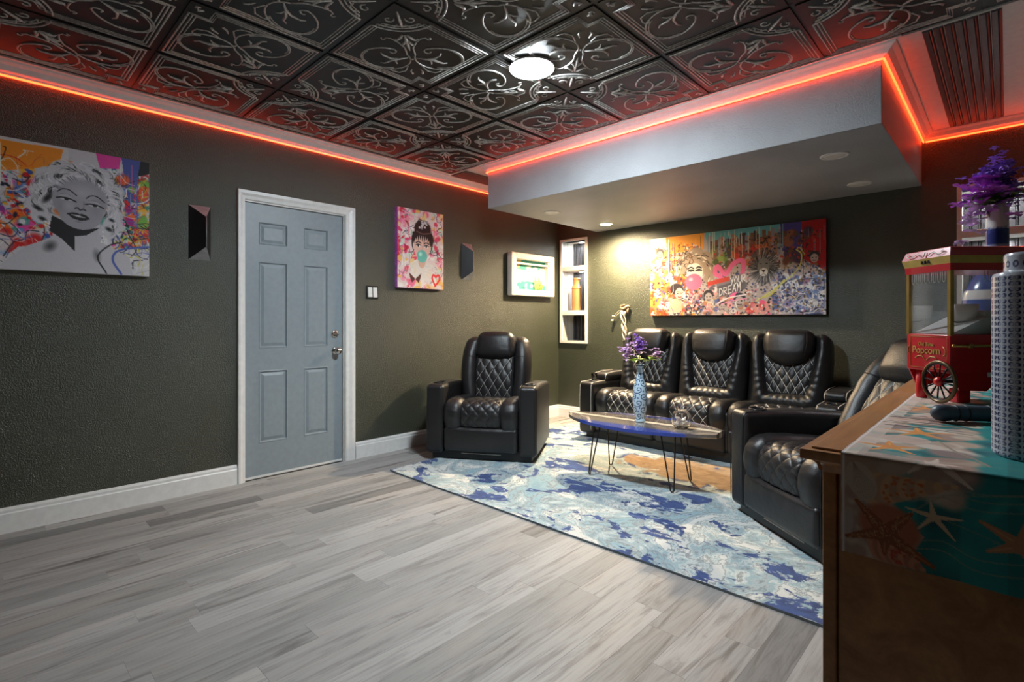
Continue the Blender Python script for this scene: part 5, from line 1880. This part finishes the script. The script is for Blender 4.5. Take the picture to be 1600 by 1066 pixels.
for k in range(26):
    y = P.r.uniform(0.44, 0.75)
    P.curve([m(P.r.uniform(0.0, 0.03), y), m(0.06, y + P.r.uniform(-0.01, 0.01)), m(P.r.uniform(0.09, 0.14), y + P.r.uniform(-0.02, 0.02))], 0.003 / RW, [(0.55, 0.40, 0.34), (0.80, 0.56, 0.42), (0.35, 0.27, 0.26), (0.88, 0.80, 0.74)][P.r.randint(4)])
P.curve([m(0.100, 0.335), m(0.125, 0.27), m(0.150, 0.225), m(0.165, 0.19)], 0.003 / RW, (0.66, 0.60, 0.52), 0.9)
P.line([m(0.004, RD), m(0.004, RT)], 0.0022 / RW, (0.93, 0.88, 0.86))
P.line([m(0.004, 0), m(0.004, RD)], 0.0022 / RW, (0.93, 0.88, 0.86))

cols = P.sample()
rows = [j for j in range(P.h) if (P.h - 1 - j) < 430] + []
rows = sorted(set(rows) | set(range(0, P.h - 430, 4)))
vs = []
for j in rows:
    ym = (1 - j / (P.h - 1)) * RT                # distance from the hanging hem
    for i in range(P.w):
        xm = i / (P.w - 1) * RW
        wob = 0.0015 * math.sin(xm * 60)
        if ym < RD - 0.006:
            p = (xm, -0.0035 + wob * (1 - ym / RD), ym - RD)
        elif ym < RD + 0.006:
            a = (ym - RD + 0.006) / 0.012 * PI / 2
            p = (xm, -0.0035 + 0.006 * (1 - math.cos(a)), -0.0055 + 0.0075 * math.sin(a))
        else:
            p = (xm, ym - RD - 0.002, 0.002 + 0.0004 * math.sin(ym * 70 + xm * 40))
        vs.append(p)
n = P.w
fs = [(j * n + i, j * n + i + 1, (j + 1) * n + i + 1, (j + 1) * n + i) for j in range(len(rows) - 1) for i in range(n - 1)]
me = bpy.data.meshes.new('table_runner')
me.from_pydata(vs, [], fs)
me.materials.append(M['clothprint'])
me.polygons.foreach_set('use_smooth', [True] * len(fs))
paint_attr(me, cols[rows].reshape(-1, 3))
tr = link('table_runner', me, None, (3.818, CY0 - 0.001, CT - 0.0005))
tag(tr, 'teal seashell and starfish print table runner draped over the sideboard', 'table runner')

# --- popcorn cart
SRF = CT + 0.0022
pc = thing('popcorn_cart', 'red tabletop popcorn machine shaped like a cart with spoked wheels', 'popcorn machine', (3.903, 1.598, SRF), YAW)
W, D = 0.265, 0.135
mb = MB()
mb.box(0, W, 0, D, 0.072, 0.164, bev=0.003)
skirt = [(0.004, 0.072), (0.022, 0.032), (0.086, 0.030), (0.100, 0.044), (0.116, 0.060), (W - 0.004, 0.060), (W - 0.004, 0.080), (0.004, 0.080)]
for y0, y1 in ((0.0005, 0.004), (D - 0.004, D - 0.0005)):
    mb.prism(skirt, 0, 1, mat=Matrix(((1, 0, 0, 0), (0, 0, y1 - y0, y0), (0, 1, 0, 0), (0, 0, 0, 1))))
body = mb.build('body', 'red', pc)
for (x, y) in ((0.022, D - 0.022), (W - 0.022, D - 0.022)):
    MB().lathe([(0.011, 0.0), (0.0125, 0.003), (0.0125, 0.076)], 16, mat=Matrix.Translation((x, y, 0))).build('leg', 'red', pc)
MB().box(0.028, 0.060, 0.012, 0.040, 0.0, 0.034, bev=0.004).build('foot', 'red', pc)
for (x, y) in ((0.004, 0.004), (W - 0.004, 0.004), (0.004, D - 0.004), (W - 0.004, D - 0.004)):
    MB().box(x - 0.0045, x + 0.0045, y - 0.0045, y + 0.0045, 0.162, 0.324).build('corner_post', 'brass', pc)
for nm, a in (('pane', (0.008, W - 0.008, 0.002, 0.0032)), ('pane', (0.008, W - 0.008, D - 0.0032, D - 0.002)), ('pane', (0.002, 0.0032, 0.008, D - 0.008)), ('pane', (W - 0.0032, W - 0.002, 0.008, D - 0.008))):
    MB().box(*a, 0.164, 0.322).build(nm, 'pane', pc)
mb = MB()


def ring(z0, e0, z1, e1):
    a = [(-e0, -e0, z0), (W + e0, -e0, z0), (W + e0, D + e0, z0), (-e0, D + e0, z0), (-e1, -e1, z1), (W + e1, -e1, z1), (W + e1, D + e1, z1), (-e1, D + e1, z1)]
    return a, [(0, 1, 5, 4), (1, 2, 6, 5), (2, 3, 7, 6), (3, 0, 4, 7)]


mb.add(*ring(0.317, 0.0015, 0.334, 0.003))
mb.add(*ring(0.352, 0.0075, 0.372, 0.001))
a, f = ring(0.372, 0.001, 0.374, -0.004)
mb.add(a, f + [(4, 5, 6, 7)])
a, f = ring(0.317, -0.004, 0.317, 0.0015)
mb.add(a, f + [(0, 1, 2, 3)])
roof = mb.build('roof', 'red', pc)
MB().add(*ring(0.334, 0.003, 0.352, 0.0075)).build('gold_band', 'gold', roof)
# scroll print on the side of the roof, small marks on the band
mb = MB()


def roofpt(y, h):
    return (-0.0035 - 0.0065 * (1 - h) - 0.001, y, 0.352 + 0.020 * h)


for s in (-1, 1):
    mb.tube([roofpt(D / 2 + s * yy, hh) for yy, hh in ((0.012, 0.3), (0.018, 0.6), (0.028, 0.65), (0.038, 0.35), (0.050, 0.3), (0.058, 0.6), (0.054, 0.75), (0.049, 0.6))], 0.0011, 5)
mb.tube([roofpt(D / 2, 0.2), roofpt(D / 2, 0.8)], 0.0014, 5)
mb.build('scroll_print', 'printwhite', roof)
mb = MB()
for k in (-1, 0, 1):
    mb.box(-0.0065, -0.0050, D / 2 + k * 0.010 - 0.0028, D / 2 + k * 0.010 + 0.0028, 0.339, 0.347)
mb.build('band_marks', 'dark_metal', roof)
# white loops printed along the top of the windows
for nm, horiz in (('window_print', True), ('window_print', False)):
    mb = MB()
    nl = 8
    for k in range(nl):
        c = (0.014 + (D - 0.028) * (k + 0.5) / nl) if horiz else (0.080 + 0.095 * (k + 0.5) / nl)
        lo = [(c - 0.004, 0.316), (c - 0.004, 0.296), (c - 0.002, 0.291), (c + 0.002, 0.291), (c + 0.004, 0.296), (c + 0.004, 0.316)]
        mb.tube([((0.0015, a, b) if horiz else (a, 0.0015, b)) for a, b in lo], 0.0009, 4)
    mb.build(nm, 'printwhite', pc)
FL = (PI / 2, 0, -PI / 2)
text_mesh('lettering', 'Old Time', 0.0125, 'gold', pc, (-0.0008, D / 2 + 0.004, 0.1345), FL)
text_mesh('lettering', 'Popcorn', 0.0255, 'gold', pc, (-0.0008, D / 2 + 0.004, 0.1155), FL)
mb = MB()
for s in (-1, 1):
    mb.tube([(-0.0008, D / 2 + 0.004 + s * a, b) for a, b in ((0.0, 0.098), (0.012, 0.108), (0.026, 0.108), (0.034, 0.103))], 0.0011, 5)
    mb.tube([(-0.0008, D / 2 + 0.004 + s * a, b) for a, b in ((0.050, 0.135), (0.058, 0.128), (0.058, 0.116), (0.050, 0.112))], 0.0009, 5)
mb.tube([(-0.0008, D / 2 - 0.058 + a * (D - 0.020), 0.158 + b) for a, b in ((0, 0), (0.96, 0), (0.98, -0.004), (0.98, -0.074), (0.96, -0.078), (0, -0.078), (-0.01, -0.074), (-0.01, -0.004), (0, 0))], 0.0006, 4)
mb.build('gold_ornament', 'gold', pc)
mb = MB()
mb.tube([(0.0, -0.006, 0.138), (W, -0.006, 0.138)], 0.0035, 8)
mb.rbox((0.040, -0.008, 0.138), (0.014, 0.011, 0.011), 0.005, 1, 3)
mb.build('push_rail', 'brass', pc)
MB().box(0.088, 0.116, -0.0012, 0.0006, 0.064, 0.075).build('rating_label', 'outlet', pc)
for (wx, sg) in ((-0.014, -1), (W + 0.014, 1)):
    Wm = Matrix.Translation((wx, 0.016, 0.0515)) @ Matrix.Rotation(PI / 2, 4, 'Y')
    wl = MB()
    wl.tube([(0.0475 * math.cos(2 * PI * k / 40), 0.0475 * math.sin(2 * PI * k / 40), 0) for k in range(40)], 0.0038, 8, mat=Wm, closed=True)
    wh = wl.build('wheel', 'bronze', pc)
    for k in range(12):
        a = 2 * PI * k / 12 + 0.1
        MB().tube([(0.008 * math.cos(a), 0.008 * math.sin(a), 0), (0.046 * math.cos(a), 0.046 * math.sin(a), 0)], 0.0019, 6, mat=Wm).build('spoke', 'dark_metal', wh)
    MB().lathe([(0.011, -0.006), (0.012, 0.0), (0.010, 0.006), (0.0, 0.008)] if sg > 0 else [(0.0, -0.009), (0.009, -0.007), (0.012, -0.001), (0.011, 0.006)], 18, mat=Wm).build('hub', 'red', wh)
    wl = MB()
    wl.tube([(0.0440 * math.cos(2 * PI * k / 40), 0.0440 * math.sin(2 * PI * k / 40), 0) for k in range(40)], 0.0030, 6, mat=Wm, closed=True)
    wl.build('inner_rim', 'dark_metal', wh)
MB().tube([(-0.012, 0.016, 0.0515), (W + 0.012, 0.016, 0.0515)], 0.004, 8).build('axle', 'dark_metal', pc)
M['popper'] = plain('pale grey popper', (0.42, 0.44, 0.43), 0.35, noise=0.02)
mb = MB()
mb.add([(0.010, 0.010, 0.166), (0.010, D - 0.010, 0.166), (0.10, D - 0.010, 0.166), (0.10, 0.010, 0.166), (0.10, 0.010, 0.208), (0.10, D - 0.010, 0.208)],
       [(0, 3, 4), (1, 5, 2), (0, 4, 5, 1), (3, 2, 5, 4), (0, 1, 2, 3)])
mb.build('popcorn_chute', 'popper', pc)
mb = MB()
mb.box(0.10, 0.215, 0.022, D - 0.022, 0.165, 0.222, bev=0.004)
mb.build('popping_chamber', 'popper', pc)
MB().lathe([(0.026, 0.0), (0.030, 0.042), (0.027, 0.042), (0.023, 0.004), (0.0, 0.004)], 20, mat=Matrix.Translation((0.085, 0.062, 0.196))).build('measuring_cup', 'outlet', pc)
MB().tube([(0.19, 0.03, 0.04), (0.24, -0.02, 0.006), (0.30, -0.03, 0.006), (0.34, 0.02, 0.006)], 0.003, 6).build('power_cord', 'cable', pc)

# --- dark blue object lying on the runner
bw = thing('handheld_wand', 'dark slate blue rounded wand lying in front of the popcorn machine', 'wand', (3.945, 1.345, SRF + 0.0165), math.radians(38))
RX90 = Matrix.Rotation(PI / 2, 4, 'Y')
MB().lathe([(0.0, -0.066), (0.009, -0.064), (0.015, -0.057), (0.0165, -0.046), (0.0155, -0.036), (0.0135, -0.030), (0.0145, -0.026), (0.0152, 0.0), (0.0150, 0.050), (0.0150, 0.085), (0.013, 0.088), (0, 0.088)], 28, mat=RX90).build('handle', 'bluegrey', bw)
for xx in (-0.024, -0.006, 0.036):
    MB().lathe([(0.0153, -0.0016), (0.0160, 0.0), (0.0153, 0.0016)], 28, mat=Matrix.Translation((xx, 0, 0)) @ RX90).build('grip_ring', 'black', bw)


# ================================================================= VASES, FLOWERS, SMALL THINGS
def glazed(name, prof, parent, P, n=96, rows=150):
    """lathe whose print P wraps around (u = angle, v down)."""
    prof = [Vector((a, b, 0)) for a, b in prof]
    L = [0.0]
    for i in range(1, len(prof)):
        L.append(L[-1] + (prof[i] - prof[i - 1]).length)
    mcount = rows
    fine = []
    for j in range(mcount + 1):
        s = L[-1] * j / mcount
        k = max(0, min(len(L) - 2, next((i for i in range(len(L) - 1) if L[i + 1] >= s), len(L) - 2)))
        t = (s - L[k]) / max(1e-9, L[k + 1] - L[k])
        fine.append(prof[k].lerp(prof[k + 1], t))
    z0, z1 = min(p.y for p in fine), max(p.y for p in fine)
    vs, cl = [], []
    S = P.sample()
    for p in fine:
        for k in range(n):
            a = 2 * PI * k / n
            vs.append((p.x * math.cos(a), p.x * math.sin(a), p.y))
            j = int((1 - (p.y - z0) / (z1 - z0)) * (P.h - 1))
            cl.append(S[j, int(k / n * P.w) % P.w])
    fs = [(j * n + k, j * n + (k + 1) % n, (j + 1) * n + (k + 1) % n, (j + 1) * n + k) for j in range(mcount) for k in range(n)]
    me = bpy.data.meshes.new(name)
    me.from_pydata(vs, [], fs)
    me.materials.append(M['glaze'])
    me.polygons.foreach_set('use_smooth', [True] * len(fs))
    paint_attr(me, np.array(cl))
    return link(name, me, parent)


def smooth_prof(pts, k=6):
    out = []
    V = [(a, b, 0) for a, b in pts]
    n = (len(pts) - 1) * k
    for i in range(n + 1):
        p = cat(V, i / n)
        out.append((max(0.0, p.x), p.y))
    return out


def petals(mb, c, size, n, rng, tilt=0.7):
    for k in range(n):
        a = 2 * PI * k / n + rng.uniform(-0.3, 0.3)
        t = tilt + rng.uniform(-0.3, 0.3)
        d = Vector((math.cos(a) * math.cos(t), math.sin(a) * math.cos(t), math.sin(t)))
        s = Vector((-math.sin(a), math.cos(a), 0))
        up = d.cross(s)
        r = size * rng.uniform(0.8, 1.2)
        pts = [c, c + d * r * 0.35 + s * r * 0.30 + up * r * 0.10, c + d * r * 0.80 + s * r * 0.36 + up * r * 0.05, c + d * r * 1.02 - up * r * 0.15,
               c + d * r * 0.80 - s * r * 0.36 + up * r * 0.05, c + d * r * 0.35 - s * r * 0.30 + up * r * 0.10, c + d * r * 0.55 - up * r * 0.06]
        mb.add(pts, [(6, 0, 1), (6, 1, 2), (6, 2, 3), (6, 3, 4), (6, 4, 5), (6, 5, 0)], 0, True)


def flower_stem(label, base, tip, bend, cluster, size, mat, seed, leaves=0, leafmat='leaf', spread=(0.03, 0.03, 0.045), nf=16, group=None, leaf_len=0.07, leaf_at=0.35):
    rng = random.Random(seed)
    t = thing('flower_stem', label, 'flower', base, 0, group)
    d = Vector(tip) - Vector(base)
    b = Vector(bend)
    pts = [Vector((0, 0, 0)), d * 0.35 + b, d * 0.7 + b * 0.9, d]
    V = [tuple(p) for p in pts]
    path = [cat(V, k / 12) for k in range(13)]
    MB().tube(path, 0.0022, 5).build('stem', 'stem', t)
    mb = MB()
    for k in range(nf):
        c = d + Vector((rng.gauss(0, spread[0]), rng.gauss(0, spread[1]), rng.gauss(0, spread[2]) - 0.01))
        petals(mb, c, size, 5, rng, rng.uniform(-0.4, 0.9))
    mb.build('blossom', mat, t)
    for k in range(leaves):
        a = rng.uniform(0, 2 * PI)
        p0 = cat(V, leaf_at + rng.uniform(-0.08, 0.08))
        dr = Vector((math.cos(a), math.sin(a), rng.uniform(0.3, 1.0))).normalized()
        sd = Vector((-math.sin(a), math.cos(a), 0))
        ll = leaf_len * rng.uniform(0.7, 1.2)
        mb = MB()
        mb.grid(lambda u, v: p0 + dr * (ll * v) + sd * ((2 * u - 1) * ll * 0.26 * math.sin(PI * (0.08 + 0.92 * v) ** 0.8)) + Vector((0, 0, -ll * 0.5 * v * v + 0.008 * abs(2 * u - 1))), 4, 7)
        mb.build('leaf', leafmat, t)
    return t


TT = 0.0135 + TZ + 0.0055
# blue and white bottle vase on the coffee table
P = Paint(160, 300, (0.74, 0.83, 0.88))
NB, LB = (0.14, 0.22, 0.40), (0.36, 0.46, 0.62)
for j in range(7):
    for k in range(4):
        x, y = (k + 0.5 * (j % 2)) / 4 + 0.05, 0.20 + j * 0.115
        sg = 1 if (j + k) % 2 else -1
        for off in (0, 1, -1):
            P.curve([(x + off - sg * 0.11, y + 0.05), (x + off - sg * 0.03, y + 0.062), (x + off + sg * 0.055, y + 0.03), (x + off + sg * 0.05, y - 0.025), (x + off - sg * 0.02, y - 0.03), (x + off - sg * 0.03, y + 0.008), (x + off + sg * 0.015, y + 0.012)], 0.015, NB)
        P.ell(x + 0.11, y + 0.03, 0.022, 0.03, LB)
        P.ell(x - 0.10, y - 0.03, 0.016, 0.02, NB)
P.line([(0, 0.015), (1, 0.015)], 0.02, NB)
P.line([(0, 0.16), (1, 0.16)], 0.012, NB)
for k in range(12):
    P.ell((k + 0.5) / 12, 0.07, 0.025, 0.03, LB)
tv = thing('bottle_vase', 'slim blue and white scroll patterned vase on the coffee table', 'vase', (2.055, 3.385, TT))
glazed('body', smooth_prof([(0.0, 0.002), (0.034, 0.0), (0.038, 0.012), (0.034, 0.03), (0.047, 0.10), (0.053, 0.17), (0.046, 0.25), (0.030, 0.31), (0.022, 0.36), (0.023, 0.395), (0.030, 0.415), (0.029, 0.420), (0.021, 0.405), (0.018, 0.36)]), tv, P)
vb = Vector((2.055, 3.385, TT + 0.36))
RR = Vector((math.cos(YAW), math.sin(YAW), 0))
for k, (dx, dz, mt, lv, bx, lab) in enumerate(((-0.095, 0.165, 'petal_pink', 5, 0.0, 'lilac flower spray leaning to the wall side in the slim table vase'),
                                               (-0.005, 0.215, 'petal', 6, 0.0, 'upright purple flower spray in the slim table vase'),
                                               (0.115, 0.130, 'petal_pink', 5, 0.03, 'small drooping lilac flower spray over the sofa side of the table vase'))):
    flower_stem(lab, tuple(vb), tuple(vb + RR * dx + Vector((0, 0, dz))), RR * bx * 0.6 + Vector((0, 0, bx)), None, 0.026 if k < 2 else 0.023, mt, 20 + k, lv, 'leaf', (0.022, 0.022, 0.035) if k < 2 else (0.022, 0.018, 0.016), 30 if k < 2 else 20, leaf_len=0.080, leaf_at=0.42)

# glass bowl of shells
gb = thing('glass_bowl', 'round clear glass fishbowl holding seashells on the coffee table', 'glass bowl', (2.385, 3.365, TT))
outer = smooth_prof([(0.0, 0.0), (0.030, 0.0), (0.055, 0.022), (0.068, 0.062), (0.060, 0.100), (0.044, 0.120), (0.042, 0.132), (0.052, 0.145)])
inner = [(a - 0.0028 if a > 0.004 else a, b + (0.004 if b < 0.02 else 0.001)) for a, b in reversed(outer)]
MB().lathe(outer + inner, 40).build('bowl', 'glass', gb)


def shell_mesh(seed):
    rng = random.Random(seed)
    mb = MB()
    if seed % 2:
        mb.lathe(smooth_prof([(0.0, 0.0), (0.006, 0.004), (0.011, 0.012), (0.012, 0.018), (0.008, 0.026), (0.006, 0.030), (0.003, 0.037), (0.0, 0.040)], 3), 10, mat=Matrix.Rotation(rng.uniform(0.8, 1.6), 4, 'X'))
    else:
        def f(u, v):
            a = (u - 0.5) * 2.2
            r = 0.026 * v
            return Vector((r * math.sin(a), r * math.cos(a) - 0.012, 0.007 * math.sin(PI * min(1, v)) + 0.0012 * math.sin(u * 40) * v))
        mb.grid(f, 20, 6)
        mb.grid(lambda u, v: f(u, v) * 1.0 - Vector((0, 0, 0.0015)), 20, 6, flip=True)
    return mb.mesh('seashell', 'shell')


sh = [shell_mesh(1), shell_mesh(2)]
for k in range(11):
    a = k * 2.4
    lay = k // 5
    r = (0.030, 0.034, 0.012)[lay] * (0.7 + 0.3 * ((k * 7) % 3) / 2)
    o = link('seashell', sh[k % 2], None, (2.385 + r * math.cos(a), 3.365 + r * math.sin(a), TT + 0.016 + lay * 0.020), (rnd.uniform(-0.5, 0.5), rnd.uniform(-0.5, 0.5), a))
    o.scale = (1.25, 1.25, 1.25)
    if k % 2 == 0:
        tag(o, 'cream spiral seashell inside the glass fishbowl', 'seashell', 'spiral shells in the fishbowl')
    else:
        tag(o, 'cream fan seashell inside the glass fishbowl', 'seashell', 'fan shells in the fishbowl')

# small cut glass on the left sofa arm
tg = thing('glass_tumbler', 'small clear cut glass tumbler on the sofa arm nearest the shelf niche', 'glass', (0.985, 4.345, 0.012 + 0.556))
go = [(0.0, 0.0), (0.022, 0.0), (0.026, 0.004), (0.031, 0.075)]
MB().lathe(go + [(0.0285, 0.075), (0.0235, 0.010), (0.0, 0.008)], 20).build('cup', 'glass', tg)
mb = MB()
for k in range(10):
    a = 2 * PI * k / 10
    mb.tube([(0.0262 * math.cos(a), 0.0262 * math.sin(a), 0.006), (0.0305 * math.cos(a + 0.3), 0.0305 * math.sin(a + 0.3), 0.060)], 0.0014, 5)
mb.build('cut_ribs', 'glass', tg)

# patterned canister at the near end of the sideboard
P = Paint(240, 300, (0.80, 0.82, 0.86))
nc, nr = 36, 32
P = Paint(360, 384, (0.80, 0.82, 0.86))
for j in range(nr):
    for k in range(nc):
        x, y = (k + 0.5) / nc, 0.112 + (j + 0.5) * 0.885 / nr
        P.ell(x, y, 0.0122, 0.0125, (0.17, 0.20, 0.34), 0, 1, 0.2)
        P.ell(x + (0.0035 if k % 2 else -0.0035), y, 0.0080, 0.0085, (0.74, 0.77, 0.84), 0, 1, 0.25)
        P.ell(x, y, 0.0030, 0.0030, (0.40, 0.44, 0.58))
for k in range(nc // 2):
    P.ell((k + 0.5) / nc * 2, 0.055, 0.020, 0.020, (0.28, 0.31, 0.44), 0, 1, 0.2)
    P.ell((k + 0.5) / nc * 2, 0.055, 0.010, 0.010, (0.72, 0.75, 0.82), 0, 1, 0.2)
cn = thing('porcelain_canister', 'tall white cylinder canister with blue clover print on the sideboard', 'canister', (4.032, 1.062, SRF))
glazed('body', [(0.0, 0.0), (0.047, 0.0), (0.0495, 0.003), (0.0495, 0.262), (0.0475, 0.267), (0.0370, 0.269), (0.0362, 0.271), (0.0362, 0.292), (0.0345, 0.296), (0.0, 0.296)], cn, P, 300, rows=380)

# tall banded vase with purple flowers behind the popcorn cart
P = Paint(40, 300, (0.80, 0.79, 0.77))
for (y0, y1, c) in ((0.135, 0.225, (0.16, 0.20, 0.42)), (0.225, 0.30, (0.55, 0.60, 0.72)), (0.38, 0.475, (0.20, 0.27, 0.50)), (0.525, 0.60, (0.22, 0.30, 0.55)), (0.60, 0.66, (0.45, 0.52, 0.70)), (0.80, 0.90, (0.20, 0.27, 0.50))):
    P.poly([(0, y0), (1, y0), (1, y1), (0, y1)], c)
for k in range(30):
    x = P.r.rand()
    P.line([(x, 0.13), (x, 0.13 + P.r.uniform(-0.02, 0.03))], 0.03, (0.30, 0.34, 0.55), 0.5)
bv = thing('banded_vase', 'tall white and blue banded vase behind the popcorn machine', 'vase', (3.978, 2.160, SRF))
glazed('body', smooth_prof([(0.0, 0.0), (0.048, 0.0), (0.052, 0.02), (0.068, 0.12), (0.082, 0.22), (0.076, 0.29), (0.045, 0.35), (0.029, 0.39), (0.027, 0.45), (0.027, 0.53), (0.028, 0.545), (0.024, 0.545), (0.022, 0.45)]), bv, P, 48)
bb = Vector((3.978, 2.160, SRF + 0.455))
for k, (dx, dz, dy, mt, sz, nf, spd, lab) in enumerate((
        (-0.040, 0.140, 0.0, 'petal_violet', 0.025, 34, (0.026, 0.02, 0.032), 'magenta flower spray in the tall banded vase'),
        (0.012, 0.205, 0.03, 'petal', 0.0135, 90, (0.022, 0.02, 0.030), 'tallest violet hyacinth in the tall banded vase'),
        (0.026, 0.150, -0.02, 'petal', 0.0130, 90, (0.014, 0.014, 0.034), 'long violet hyacinth beside the tallest bloom in the banded vase'),
        (-0.028, 0.190, 0.02, 'petal', 0.0150, 48, (0.026, 0.02, 0.015), 'side leaning violet bloom above the magenta spray in the banded vase'),
        (-0.082, 0.050, -0.02, 'petal_pink', 0.020, 20, (0.016, 0.014, 0.028), 'drooping lilac orchid spray hanging from the banded vase'))):
    flower_stem(lab, tuple(bb), tuple(bb + RR * dx + Vector((0, dy, dz))), RR * (dx * 0.2) + Vector((0, 0, 0.03 if k < 4 else 0.09)), None, sz, mt, 60 + k, (4, 3, 3, 2, 0)[k], 'darkleaf', spd, nf, leaf_len=0.075, leaf_at=0.40)
